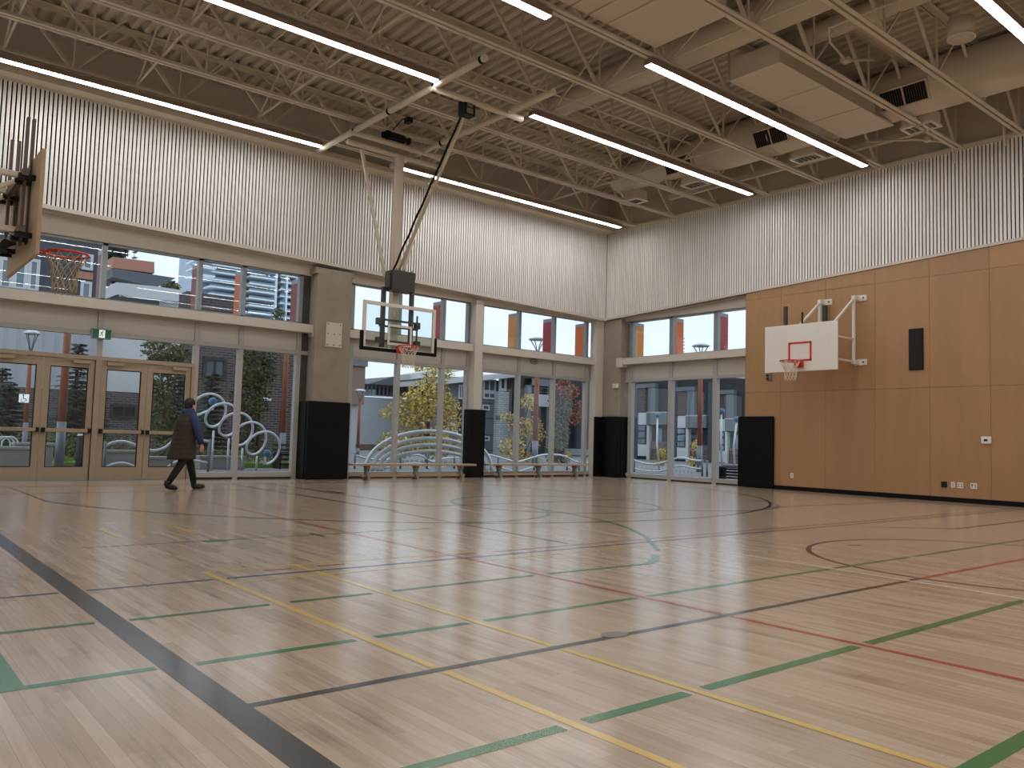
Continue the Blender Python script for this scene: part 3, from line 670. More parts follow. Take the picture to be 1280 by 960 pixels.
# ---- hanging hoop in the middle
bx, by = -8.99, -2.5
t = thing('hanging_hoop', 'ceiling hung glass basketball hoop with black bottom padding', 'basketball hoop', (bx, by, 2.87))
f = MB(); x0, x1, z0, z1 = bx-.92, bx+.92, 2.92, 3.93; fw_ = .075
f.box(x0, x1, by-.02, by+.025, z1-fw_, z1, 'whitem'); f.box(x0, x1, by-.02, by+.025, z0, z0+.03, 'whitem')
f.box(x0, x0+fw_, by-.02, by+.025, z0+.03, z1-fw_, 'whitem'); f.box(x1-fw_, x1, by-.02, by+.025, z0+.03, z1-fw_, 'whitem')
bd = f.build('board_frame', t)
MB().box(x0+.07, x1-.07, by-.006, by+.006, z0+.02, z1-.07, 'board_glass').build('board_glass', t)
g = MB(); sx0, sx1, sz0, sz1 = bx-.305, bx+.305, 3.03, 3.48
for a in ((sx0, sx1, sz1-.05, sz1), (sx0, sx1, sz0, sz0+.05), (sx0, sx0+.05, sz0+.05, sz1-.05), (sx1-.05, sx1, sz0+.05, sz1-.05)): g.box(a[0], a[1], by-.011, by-.007, a[2], a[3], 'whitem')
g.build('target_square', t)
p = MB(); p.box(x0-.03, x1+.03, by-.045, by+.045, z0-.05, z0+.02, 'pad')
for s in (x0-.04, x1-.02): p.box(s, s+.06, by-.045, by+.045, z0-.05, z0+.36, 'pad')
p.build('edge_padding', t, bevel=.012)
rc = (bx, by-.39, 2.99); rim(rc, (0, -1, 0), t, .385); net(rc, .2286, 'net', t)
g = MB()                                             # grey rails behind the glass
for k in (-.36, .36): g.bar((bx+k, by+.14, 2.98), (bx+k, by+.14, 4.3), .09, .07, 'greym', up=(0, 1, 0))
g.bar((bx+.5, by+.10, 2.96), (bx+.5, by+.10, 3.75), .03, .03, 'greym')
for z in (3.58, 3.44): g.bar((bx-.46, by+.10, z), (bx+.52, by+.10, z), .05, .04, 'greym')
g.bar((bx-.46, by+.10, 3.12), (bx+.3, by+.10, 3.12), .05, .04, 'greym')
for k in (-.47, .5): g.box(bx+k-.06, bx+k+.06, by+.05, by+.15, 3.46, 3.6, 'greym'); g.box(bx+k-.06, bx+k+.06, by+.03, by+.15, 3.06, 3.18, 'greym')
g.build('back_rail', t)
mx, my = -9.0, by+.28
b = MB(); b.box(mx-.085, mx+.085, my-.085, my+.085, 2.98, 7.33, 'mast'); b.build('mast', t, bevel=.01)
b = MB(); b.box(mx-.29, mx+.28, by-.12, by+.20, 4.22, 4.66, 'boxm'); b.box(mx-.33, mx-.28, by-.05, by+.15, 4.28, 4.6, 'greym')
for k in range(5): b.tube([(mx-.2+k*.1, by-.1, 4.64), (mx-.2+k*.1, by-.1, 4.7)], .012, 'blackm', 6)
b.build('height_adjuster', t, bevel=.01)
for q in ((452, 187, 481, 345), (540, 222, 502, 345)): MB().bar(PY(q[0], q[1], my), PY(q[2], q[3], my), .06, .06, 'mast').build('side_brace', t)
top = PY(583, 135, -5.5); low = Vector((mx-.12, my-.15, 4.66))
b = MB(); b.bar(low+Vector((.10, .0, 0)), top+Vector((.03, 0, 0)), .05, .05, 'mast'); b.build('long_brace', t)
b = MB(); q = [low.lerp(top, k/16)+Vector((-.045+.008*math.sin(k*1.9), -.02, .008*math.cos(k*2.3))) for k in range(17)]; b.tube(q, .022, 'rubber', 8); b.build('cable', t)
b = MB(); c0 = top+Vector((0, 0, .02)); b.box(c0.x-.12, c0.x+.14, c0.y-.1, c0.y+.1, c0.z-.18, c0.z+.1, 'blackm')
b.box(c0.x-.06, c0.x+.08, c0.y-.11, c0.y-.10, c0.z-.15, c0.z-.05, 'bench_leg'); b.box(c0.x-.06, c0.x+.08, c0.y-.11, c0.y-.10, c0.z-.03, c0.z+.06, 'bench_leg')
b.tube([c0+Vector((0, 0, .1)), c0+Vector((.02, 0, .2))], .03, 'blackm', 8); b.tube([c0+Vector((.13, 0, .0)), c0+Vector((.24, 0, .09))], .02, 'blackm', 8); b.build('brace_clamp', t, bevel=.006)
pp = PipeSet(t)
pp.tube([(-10.34, -.9, 7.45), (-10.34, -7.1, 7.45)], .062, 'steel', 12); pp.tube([(-8.6, -1.2, 7.45), (-8.6, -6.9, 7.45)], .062, 'steel', 12)
pp.tube([(-10.4, -2.6, 7.41), (-8.1, -2.6, 7.41)], .062, 'steel', 12); pp.tube([(-10.4, -5.58, 7.41), (-8.25, -5.58, 7.41)], .062, 'steel', 12)
pp.tube([(-10.3, my, 7.33), (-7.9, my, 7.33)], .06, 'steel', 12); pass
for q in ((-10.34, -2.62, 7.45), (-10.34, -4.0, 7.45), (-8.6, -3.3, 7.45), (-10.34, -5.6, 7.45), (-10.34, -7.0, 7.45)): MB().lathe([(.001, -.03), (.068, -.03), (.068, .03), (.001, .03)], q, 'rubber', 12, 'y', False).build('pipe_collar', t)
b = MB(); b.box(-9.62, -9.2, -2.75, -2.55, 7.47, 7.60, 'blackm'); b.box(-9.66, -9.56, -2.78, -2.52, 7.45, 7.62, 'rubber'); m_ = b.build('winch', t, bevel=.012)
b = MB(); b.lathe([(.001, 0), (.08, 0), (.08, .05), (.04, .06), (.04, .13), (.08, .14), (.08, .18), (.001, .18)], (-9.2, -2.65, 7.54), 'blackm', 16, 'x'); b.build('drum', m_)
b = MB(); b.tube([(-9.5, -2.62, 7.6), (-9.55, -3.2, 7.75), (-9.6, -3.5, 7.62)], .012, 'rubber', 6); b.box(-9.66, -9.54, -3.6, -3.45, 7.55, 7.66, 'blackm'); b.build('cable', m_)

# ---- side hoop on the plywood wall (board faces -x)
X, Y = -1.1, -7.37
t = thing('wall_hoop', 'white backboard hoop with red square on the plywood wall', 'basketball hoop', (X, Y, 2.85))
b = MB(); b.box(X, X+.035, Y-.935, Y+.935, 2.84, 3.955, 'boardw'); b.build('backboard', t, bevel=.006)
g = MB(); s0, s1, z0, z1 = Y-.30, Y+.30, 3.07, 3.53
for a in ((s0, s1, z1-.045, z1), (s0, s1, z0, z0+.045), (s0, s0+.05, z0, z1), (s1-.05, s1, z0, z1)): g.box(X-.004, X-.0005, *a, 'rim')
g.build('target_square', t)
rc = (X-.40, Y, 3.05); rim(rc, (-1, 0, 0), t, .395); net(rc, .2286, 'net', t, 1)
for k in (-.84, .02):
    y = Y+k+.02
    b = MB(); b.bar((-.16, y, 3.05), (-.16, y, 4.6), .06, .06, 'whitem'); b.build('wall_post', t)
    for z0, z1, wd in ((4.58, 3.92, .045), (3.62, 3.62, .04), (3.1, 3.1, .04)): MB().bar((-.16, y, z0), (X+.05, y, z1), wd, wd, 'whitem').build('strut', t)
    for z in (4.6, 3.09):
        b = MB(); b.box(-.025, -.001, y-.24, y+.05, z-.07, z+.07, 'whitem'); b.box(-.2, -.02, y-.05, y+.04, z-.05, z+.05, 'whitem'); b.lathe([(.001, -.03), (.02, -.03), (.02, 0)], (-.02, y-.16, z), 'greym', 8, 'x'); b.build('wall_plate', t, bevel=.004)
for q in (((X+.1, Y+.44, 3.0), (X+.1, Y+.44, 4.42), .07, .08, 'greym'), ((X+.1, Y-.0, 3.2), (X+.1, Y-.0, 4.24), .03, .03, 'blackm'), ((-.1, Y-.06, 3.3), (-.1, Y-.06, 4.5), .09, .07, 'greym'), ((X+.08, Y-.5, 3.35), (X+.08, Y+.5, 3.35), .06, .05, 'greym')): MB().bar(*q).build('height_rail', t)
# ---- left hoop seen from behind (board faces +x, carried from the near side wall)
X, Y = -16.85, -7.29
t = thing('wall_hoop', 'wood backed hoop at the left edge seen from behind', 'basketball hoop', (X, Y, 2.83))
b = MB(); b.box(X-.04, X, Y-.92, Y+.93, 2.83, 3.945, 'boardback'); b.build('backboard', t, bevel=.005)
rc = (X+.42, Y, 3.05); rim(rc, (1, 0, 0), t, .41); net(rc, .2286, 'netd', t, 2)
for (u0, v0, u1, v1, yy) in ((34, 147, 26, 308, -7.72), (41, 149, 34, 306, -7.65), (15, 175, 7, 308, -6.92), (24, 177, 16, 306, -6.85)):
    a = PY(u0, v0, yy); c = PY(u1, v1, yy); a.x = c.x = (a.x+c.x)/2; MB().bar(a, c, .07, .030, 'brownm').build('height_rail', t)
for yy in (-7.7, -6.9):
    for z in (3.65, 3.05): MB().bar((-18.9, yy, z+.12), (X-.1, yy, z+.1), .06, .06, 'steel').build('strut', t)
    MB().bar((-18.0, yy, 3.1), (X-.15, yy, 3.7), .045, .045, 'steel').build('strut', t)
b = MB()
for z in (3.72, 3.12): b.bar((X-.14, -8.0, z), (X-.14, -6.5, z), .06, .07, 'brownm')
for yy in (-7.95, -7.7, -6.9, -6.65):
    for z in (3.68, 3.06): b.bar((X-.2, yy, z), (X-.03, yy, z), .06, .05, 'blackm')
b.build('mounting_bracket', t)
b = MB(); b.tube([(X-.25, -7.8, 2.98), (X-.25, -7.1, 2.98)], .04, 'blackm', 10); b.torus((X-.28, -7.75, 2.9), .05, .014, 'blackm', 14, 6); b.tube([(X-.3, -7.3, 2.96), (X-.1, -7.3, 3.1)], .03, 'brownm', 8); b.build('crank_gear', t)
for yy in (-7.7, -6.9):
    b = MB(); b.box(-18.945, -18.9, yy-.12, yy+.12, 3.0, 3.95, 'steel'); b.build('wall_plate', t)

# ================================================================== PADS
def padthing(name, label, boxes, loc):
    t = thing(name, label, 'wall pad', loc, 'black protective pads')
    for bb in boxes: MB().box(*bb, 'pad').build('pad_panel', t, bevel=.02)
padthing('column_pad', 'black pad around the concrete column beside the doors', [(-9.93, -8.845, -.15, -.06, .01, 1.83), (-9.95, -9.80, -.06, .33, .02, 1.82)], (-9.4, -.06, 0))
padthing('column_pad', 'slim black pad around the white post between the two benches', [(-5.15, -4.64, -.03, .06, .01, 1.85), (-5.15, -5.01, .06, .3, .01, 1.85), (-4.73, -4.64, .06, .3, .01, 1.85)], (-4.9, .06, 0))
padthing('column_pad', 'black pad around the concrete column in the far corner', [(-.06, .04, -.70, .05, .01, 1.85), (-.36, .04, .0, .07, .01, 1.84), (.04, .5, -.72, -.63, .01, 1.85)], (0, -.3, 0))
padthing('wall_pad', 'black pad standing against the left edge of the plywood wall', [(-.10, -.014, -6.02, -4.98, .01, 1.835)], (0, -5.5, 0))

# ================================================================== BENCHES
def bench(xa, xb, y, label):
    t = thing('long_bench', label, 'bench', ((xa+xb)/2, y, 0), 'low wooden benches under the windows')
    b = MB(); b.box(xa, xb, y-.13, y+.13, .335, .385, 'bench'); b.build('seat', t, bevel=.008)
    b = MB(); b.box(xa+.3, xb-.3, y-.02, y+.02, .06, .12, 'bench'); b.build('stretcher', t, bevel=.004)
    for k in (.12, .5, .88):
        x = xa+(xb-xa)*k; b = MB(); b.prism_x([(y-.15, 0), (y-.08, 0), (y, .10), (y+.08, 0), (y+.15, 0), (y+.05, .2), (y+.11, .33), (y-.11, .33), (y-.05, .2)], x-.04, x+.04, 'bench_leg')
        b.build('leg', t, bevel=.004)
bench(-8.83, -5.16, -.25, 'low wooden bench left of the slim padded post')
bench(-4.58, -.75, -.02, 'low wooden bench between the slim padded post and far corner')

# ================================================================== SMALL FITTINGS
t = thing('exit_sign', 'green running man exit sign above the doors', 'exit sign', (-14.32, .3, 2.96))
b = MB(); b.box(-14.50, -14.13, .255, .32, 2.86, 3.07, 'alu'); b.build('sign_box', t, bevel=.006)
b = MB(); b.box(-14.485, -14.145, .250, .2548, 2.878, 3.052, 'exitg'); b.build('sign_face', t)
b = MB(); b.box(-14.365, -14.255, .2475, .2498, 2.885, 3.045, 'exitw'); b.build('doorway_symbol', t)
b = MB(); Q = lambda x, z: (x-14.31, .2465, z+2.965)
def limb(pts, w_): 
    for a, c in zip(pts, pts[1:]): b.bar(Q(*a), Q(*c), w_, .002, 'exitg', up=(0, 1, 0))
b.lathe([(.001, -.001), (.012, -.001), (.012, .001), (.001, .001)], Q(.012, .055), 'exitg', 12, 'y', False)
limb([(.0, .04), (-.008, .0)], .02); limb([(-.008, .0), (.016, -.02), (.01, -.055)], .013); limb([(-.008, .0), (-.022, -.035), (-.045, -.04)], .013); limb([(.0, .035), (.025, .02), (.036, .032)], .009); limb([(.0, .035), (-.025, .025), (-.033, .003)], .009)
b.build('running_figure', t)
t = thing('access_plate', 'beige bolted cover plate on the concrete column', 'cover plate', (-9.32, -.05, 3.43))
MB().box(-9.53, -9.115, -.075, -.0505, 3.14, 3.73, 'beige').build('plate', t, bevel=.004)
for x in (-9.48, -9.32, -9.165):
    for z in (3.19, 3.45, 3.68):
        if not (x == -9.32 and z == 3.68): MB().lathe([(.001, -.012), (.014, -.01), (.016, 0)], (x, -.075, z), 'bench_leg', 10, 'y').build('bolt', t)
t = thing('wall_speaker', 'tall black grille panel on the plywood wall', 'speaker', (0, -9.555, 3.3))
MB().box(-.035, -.0005, -9.71, -9.40, 2.85, 3.77, 'blackm').build('speaker_box', t, bevel=.004)
b = MB(); b.box(-.041, -.0352, -9.69, -9.42, 2.87, 3.75, 'darkp'); b.build('speaker_grille', t)
t = thing('thermostat', 'white thermostat with dark display on the plywood wall', 'thermostat', (0, -10.97, 1.32))
MB().box(-.04, -.0005, -11.07, -10.87, 1.245, 1.40, 'plate').build('thermostat_cover', t, bevel=.02)
MB().box(-.043, -.0402, -11.0, -10.93, 1.30, 1.345, 'darkp').build('display', t)
def outlet(y0, y1, label, kind):
    t = thing('wall_outlet', label, 'wall outlet', (0, (y0+y1)/2, .36), 'outlets low on the plywood wall')
    m = 'darkp' if kind == 'dark' else 'plate'
    MB().box(-.012 if kind != 'dark' else -.03, -.0005, y0, y1, .305, .425, m).build('cover_plate', t, bevel=.003)
    b = MB(); n = {'single': 1, 'double': 2, 'dark': 1, 'square': 2}[kind]; wd = (y1-y0)/n
    for k in range(n):
        c = y0+wd*(k+.5)
        for z in (.345, .385): b.box(-.0145 if kind != 'dark' else -.034, -.0122 if kind != 'dark' else -.0302, c-.014, c+.014, z-.012, z+.012, 'bench_leg' if kind != 'dark' else 'blackm')
    if kind == 'square': b.box(-.016, -.0122, y1-.05, y1-.02, .37, .4, 'blackm')
    b.build('socket', t)
outlet(-10.18, -10.07, 'dark round-edged outlet, leftmost of the low row', 'dark'); outlet(-10.345, -10.265, 'narrow white outlet plate beside the dark one', 'single')
outlet(-10.51, -10.39, 'wide white outlet plate in middle of low row', 'double'); outlet(-10.78, -10.65, 'white outlet with dark jack, rightmost of the low row', 'square')
outlet(-6.55, -6.47, 'single white outlet just right of the black wall pad', 'single')
t = thing('crank_socket', 'small crank fitting on the plywood wall below the backboard', 'wall fitting', (0, -5.85, 2.85))
MB().box(-.03, -.0005, -5.93, -5.78, 2.74, 2.95, 'bench_leg').build('socket_plate', t, bevel=.004)
b = MB(); b.lathe([(.001, -.06), (.022, -.06), (.022, 0)], (-.03, -5.83, 2.88), 'blackm', 10, 'x'); b.lathe([(.001, -.06), (.022, -.06), (.022, 0)], (-.03, -5.83, 2.8), 'blackm', 10, 'x'); b.build('peg', t)
t = thing('junction_box', 'twin grey socket box on the corner concrete column', 'junction box', (.05, -.5, 2.78))
for y in (-.53, -.41): MB().box(-.02, .0495, y-.045, y+.045, 2.72, 2.86, 'plate').build('box_half', t, bevel=.008)
t = thing('wire_guard', 'small round wire guard on the blind panel near far corner', 'wire guard', (-2.62, .36, 3.33))
b = MB()
for r in (.04, .09, .13): b.tube([(-2.62+r*1.2*math.cos(2*PI*i/20), .33-.03*(1-r/.13), 3.36+r*.55*math.sin(2*PI*i/20)) for i in range(20)], .006, 'bench_leg', 5, closed=True)
for i in range(8): a = 2*PI*i/8; b.tube([(-2.62, .29, 3.36), (-2.62+.156*math.cos(a), .365, 3.36+.07*math.sin(a))], .005, 'bench_leg', 5)
b.build('wire_cage', t); MB().box(-2.70, -2.54, .345, .3695, 3.33, 3.40, 'plate').build('guard_base', t)

# ================================================================== PERSON
def skin_chain(verts, edges, radii, root, name, parent, mat_, sub=2):
    me = bpy.data.meshes.new(name); off = wloc(parent); me.from_pydata([Vector(v) for v in verts], edges, []); me.materials.append(M[mat_])
    o = bpy.data.objects.new(name, me); COL.objects.link(o); o.parent = parent
    s = o.modifiers.new('skin', 'SKIN'); s.use_smooth_shade = True
    for i, r in enumerate(radii):
        d = me.skin_vertices[0].data[i]; d.radius = r if isinstance(r, tuple) else (r, r); d.use_root = (i == root)
    sd = o.modifiers.new('sub', 'SUBSURF'); sd.levels = sub; sd.render_levels = sub
    return o
PL = Vector((-13.52, -2.77, 0))
t = thing('person', 'person in olive long coat walking past the doors, navy hood and sleeve', 'person', PL)
V_ = []; E_ = []; R_ = []
def jv(p, r, par=None):
    V_.append(p); R_.append(r)
    if par is not None: E_.append((par, len(V_)-1))
    return len(V_)-1
pel = jv((0, 0, .86), (.125, .10)); sp = jv((.01, 0, 1.04), (.115, .095), pel); ch = jv((.03, 0, 1.24), (.14, .105), sp); nk = jv((.05, 0, 1.37), .052, ch)
h1 = jv((.075, 0, 1.455), (.072, .08), nk); h2 = jv((.08, 0, 1.545), (.074, .088), h1); h3 = jv((.08, 0, 1.60), (.05, .06), h2)
jv((.175, 0, 1.475), .014, h1)
for sd_, foot in ((-1, 'rear'), (1, 'front')):
    hp = jv((0, .085*sd_, .82), .085, pel)
    if foot == 'rear': kn = jv((-.10, .085*sd_, .47), .058, hp); an = jv((-.33, .08*sd_, .135), .038, kn); jv((-.345, .08*sd_, .08), .036, an); jv((-.20, .08*sd_, .035), .032, len(V_)-1)
    else: kn = jv((.16, .08*sd_, .47), .058, hp); an = jv((.25, .08*sd_, .12), .038, kn); jv((.25, .08*sd_, .05), .04, an); jv((.39, .08*sd_, .045), .032, len(V_)-1)
for sd_ in (-1, 1):
    sh = jv((.03, .155*sd_, 1.275), .042, ch)
    if sd_ < 0: el = jv((.10, .235*sd_, 1.05), .043, sh); wr_ = jv((.17, .235*sd_, .84), .03, el); pm = jv((.185, .235*sd_, .775), (.028, .016), wr_)
    else: el = jv((.08, .20*sd_, 1.04), .043, sh); wr_ = jv((.17, .19*sd_, .84), .03, el); pm = jv((.185, .19*sd_, .775), (.028, .016), wr_)
    bx_, by_, bz_ = V_[pm]
    for k, ln in enumerate((.062, .072, .068, .052)):
        ox = .028-.0185*k; a = jv((bx_+ox, by_, bz_-.035), .0088, pm); c = jv((bx_+ox+.012, by_+.004*sd_*-1, bz_-.035-ln*.55), .0082, a); jv((bx_+ox+.014, by_-.014*sd_, bz_-.035-ln*.95), .007, c)
    a = jv((bx_+.038, by_-.01*sd_, bz_+.012), .010, pm); c = jv((bx_+.052, by_-.014*sd_, bz_-.02), .0095, a); jv((bx_+.056, by_-.018*sd_, bz_-.045), .008, c)
t.rotation_euler = (0, 0, math.radians(11))
body = skin_chain(V_, E_, R_, 0, 'body', t, 'skin')
def loft(rings, m, name, parent, n=24, closed_top=True):
    b = MB(); base = wloc(parent)
    for (cx, cy, z, rx, ry) in rings:
        for j in range(n): a = 2*PI*j/n; b.v.append(base+Vector((cx+rx*math.cos(a), cy+ry*math.sin(a), z)))
    k = b._m(m)
    for i in range(len(rings)-1):
        for j in range(n): b.f.append([i*n+j, i*n+(j+1) % n, (i+1)*n+(j+1) % n, (i+1)*n+j]); b.mi.append(k); b.sm.append(True)
    b.f.append(list(range(n))[::-1]); b.mi.append(k); b.sm.append(True); b.f.append([(len(rings)-1)*n+j for j in range(n)]); b.mi.append(k); b.sm.append(True)
    return b.build(name, parent)
# quilted long coat with puffed rows
rr = []; zs = [.545+.0275*i for i in range(31)]
for i, z in enumerate(zs):
    q = (z-.545)/.83
    rx = .285-.115*q if q < .55 else (.222-.02*(q-.55) if q < .8 else .217-(q-.8)*.50); ry = .215-.03*q if q < .8 else .191-(q-.8)*.30
    puff = .008*abs(math.sin(i*PI/3.0)); cx = -.06+.085*q
    rr.append((cx, 0, z, rx*.86+puff, ry+puff))
loft(rr, 'coat', 'coat', t)
loft([(.045, 0, 1.34, .13, .135), (.04, 0, 1.37, .135, .13), (.02, 0, 1.41, .118, .115), (.03, 0, 1.44, .10, .10), (.045, 0, 1.455, .08, .08)], 'navy', 'hood', t)
b = MB()
for sd_ in (-1, 1):
    pts = [Vector((.03, .10*sd_, 1.335)), Vector((.035, .165*sd_, 1.30)), Vector((.05, .215*sd_, 1.2)), Vector((.10, .235*sd_, 1.05)), Vector((.14, .235*sd_, .93)), Vector((.172, .235*sd_, .825))] if sd_ < 0 else [Vector((.03, .10, 1.335)), Vector((.035, .15, 1.30)), Vector((.05, .18, 1.2)), Vector((.08, .20, 1.04)), Vector((.13, .195, .93)), Vector((.172, .19, .825))]
    b.tube([PL+q for q in pts], [.05, .068, .074, .067, .06, .048], 'navy', 14)
b.build('sleeve', t)
b = MB()
for pts, rs in (([(0, -.085, .84), (-.05, -.085, .65), (-.10, -.085, .47), (-.22, -.082, .29), (-.335, -.08, .11)], [.098, .09, .07, .062, .05]), ([(0, .085, .84), (.09, .083, .65), (.16, .08, .47), (.21, .08, .29), (.25, .08, .10)], [.098, .09, .07, .062, .05])):
    b.tube([PL+Vector(q) for q in pts], rs, 'trouser', 14)
b.build('trousers', t)
def shoe(heel, toe, up):
    b = MB(); h = PL+Vector(heel); q = PL+Vector(toe)
    b.tube([h+Vector((-.03, 0, .0)), h, h.lerp(q, .35), h.lerp(q, .7), q, q+(q-h).normalized()*.03], [.02, .048, .05, .047, .036, .012], 'shoe', 12)
    b.tube([h+Vector((0, 0, .0)), h+Vector((up, 0, .09))], [.048, .05], 'shoe', 12); b.build('shoe', t)
shoe((-.345, -.08, .085), (-.17, -.08, .04), .01); shoe((.25, .08, .052), (.44, .08, .05), 0)
b = MB()                                             # short dark hair around the back and crown
prof = []
for i in range(9):
    for j in range(20):
        pass
b.sphere(PL+Vector((.045, 0, 1.545)), .104, 'hair', 20, 12, (.98, .9, 1.0)); b.sphere(PL+Vector((.02, 0, 1.48)), .082, 'hair', 16, 10, (.9, .95, 1.0))
b.build('hair', t)
b = MB()
for s in (-1, 1): b.sphere(PL+Vector((0.149, .03*s, 1.51)), .010, 'shoe', 8, 6)
b.build('eye', t)
b = MB(); b.bar(PL+Vector((.149, -.022, 1.43)), PL+Vector((.149, .022, 1.43)), .008, .008, 'rim'); b.build('mouth', t)
b = MB()
for s in (-1, 1): b.sphere(PL+Vector((.075, .082*s, 1.49)), .024, 'skin', 10, 8, (.8, .4, 1.3))
b.build('ear', t)
#OUTSIDE
GZ = -.03
def rect(u0, v0, u1, v1, Y):
    um = (u0+u1)/2; vm = (v0+v1)/2
    return PY(u0, vm, Y).x, PY(u1, vm, Y).x, PY(um, v1, Y).z, PY(um, v0, Y).z      # x0 x1 z0 z1
def rectx(u0, v0, u1, v1, X):
    um = (u0+u1)/2; vm = (v0+v1)/2
    return PX(u0, vm, X).y, PX(u1, vm, X).y, PX(um, v1, X).z, PX(um, v0, X).z      # y0(large) y1 z0 z1
# ground
b = MB(); b.box(-80, 160, .52, 170, -.3, GZ, 'paving'); b.box(.5, 160, -60, .52, -.3, GZ, 'paving'); g_ = struct(b.build('ground'), 'grey paved yard outside the windows', 'ground')

# ---- coloured sun fins outside the upper windows
def fin(p0, p1, m, label):
    t = thing('sun_fin', label, 'sun fin', ((p0[0]+p1[0])/2, (p0[1]+p1[1])/2, 3.7), 'coloured sun fins outside the upper windows')
    MB().box(p0[0], p1[0], p0[1], p1[1], 3.70, 4.66, m).build('fin_blade', t); MB().box(p0[0], p1[0], p0[1], p1[1], 4.661, 4.76, 'alu').build('fin_cap', t)
    hx = (p0[0]+p1[0])/2; hy = (p0[1]+p1[1])/2
for x, m, lb in ((-16.24, 'f_rust', 'rust red sun fin at far left behind the wood backed hoop'), (-14.32, 'f_rust', 'rust red sun fin above the exit sign'), (-12.38, 'f_rust', 'dark red sun fin just left of the glass tower'),
                 (-11.4, 'f_orange', 'orange sun fin in front of the glass tower'), (-10.01, 'f_rust', 'rust red sun fin beside the concrete column'),
                 (-7.25, 'f_orange', 'orange sun fin behind the mast of the glass hoop'), (-5.86, 'f_red', 'crimson sun fin right of the glass backboard'),
                 (-3.18, 'f_amber', 'amber sun fin just left of the lamp head'), (-1.8, 'f_red', 'crimson sun fin right of the lamp head by far corner'), (-.43, 'f_orange', 'orange sun fin last before the far corner')):
    fin((x-.02, .50), (x+.02, .88), m, lb)
for y, m, lb in ((-.83, 'f_amber', 'amber sun fin first right of the corner column'), (-2.38, 'f_orange', 'orange sun fin beside the small conifer top'), (-3.95, 'f_red', 'crimson sun fin nearest the plywood wall')):
    fin((.46, y-.02), (.84, y+.02), m, lb)

# ---- buildings
def building(name, label, loc): return thing(name, label, 'building', loc, None)
def wallbox(nm, r, Y, dep, m, par): return MB().box(r[0], r[1], Y, Y+dep, r[2], r[3], m).build(nm, par)
def window(r, Y, par, glass='glassb', fr='wht', t_=.10, mull=0):
    f = MB(); x0, x1, z0, z1 = r
    for a in ((x0, x1, z0, z0+t_), (x0, x1, z1-t_, z1), (x0, x0+t_, z0+t_, z1-t_), (x1-t_, x1, z0+t_, z1-t_)): f.box(a[0], a[1], Y-.12, Y-.001, a[2], a[3], fr)
    for k in range(mull): xx = x0+(x1-x0)*(k+1)/(mull+1); f.box(xx-t_/3, xx+t_/3, Y-.1, Y-.001, z0+t_, z1-t_, fr)
    o = f.build('window', par); MB().box(x0+t_, x1-t_, Y-.06, Y-.01, z0+t_, z1-t_, glass).build('pane', o); return o
# A: pale metal clad building, brick at its foot
YA = 24; B = building('clad_building', 'long pale metal clad building with brick base beyond the doors', (PY(60, 560, YA).x, YA, GZ))
r = rect(-120, 490, 240, 600, YA); wallbox('brick_base', (r[0], r[1], GZ-.2, PY(155, 491, YA).z), YA-.05, 4, 'brickd', B)
zc = PY(60, 480, YA).z; r = rect(-120, 392, 121, 480, YA)
m = MB(); m.box(r[0], r[1], YA, YA+4, PY(155, 491, YA).z, r[3], 'siding'); k = r[0]
while k < r[1]: m.box(k, k+.05, YA-.04, YA, PY(155, 491, YA).z, r[3], 'siding'); k += .5
m.build('ribbed_cladding', B)
r = rect(121, 395, 238, 491, YA); wallbox('render_wall', r, YA+.4, 4, 'wht', B)
r = rect(-120, 270, 130, 392, YA); wallbox('upper_wall', r, YA, 4, 'slate', B)
for q in ((102, 318, 116, 338), (100, 352, 114, 374)): window(rect(*q, YA), YA, B, 'glassb', 'wht', .12)
wallbox('spandrel', rect(97, 340, 116, 349, YA), YA-.06, .06, 'terracotta', B)
for q in ((-2, 322, 16, 362), (16, 322, 34, 363), (34, 324, 49, 365)): window(rect(*q, YA), YA, B, 'glassb', 'wht', .14)
wallbox('panel_band', rect(-4, 363, 50, 376, YA), YA-.08, .08, 'wht', B)
window(rect(137, 506, 171, 523, YA), YA, B, 'glassd', 'slatedark', .12, 1)
# B: brick building
YB_ = 17; B = building('brick_building', 'dark brick building seen behind the spiral sculpture', (PY(300, 580, YB_).x, YB_, GZ))
r = rect(232, 387, 392, 600, YB_); m = MB(); m.box(r[0], r[1], YB_, YB_+1, GZ-.2, PY(310, 425, YB_).z, 'brickd'); q_ = rect(232, 368, 298, 425, YB_); m.box(q_[0], q_[1], YB_, YB_+1, q_[2], q_[3], 'brickd'); m.build('wall', B)
window(rect(253, 447, 282, 473, YB_), YB_, B, 'glassb', 'slatedark', .14, 1); window(rect(314, 445, 330, 470, YB_), YB_, B, 'glassd', 'slatedark', .14)
lx = PY(327, 499, YB_); MB().box(lx.x-.3, lx.x+.3, YB_-.35, YB_-.001, lx.z-.06, lx.z+.06, 'galv').build('wall_lamp', B)
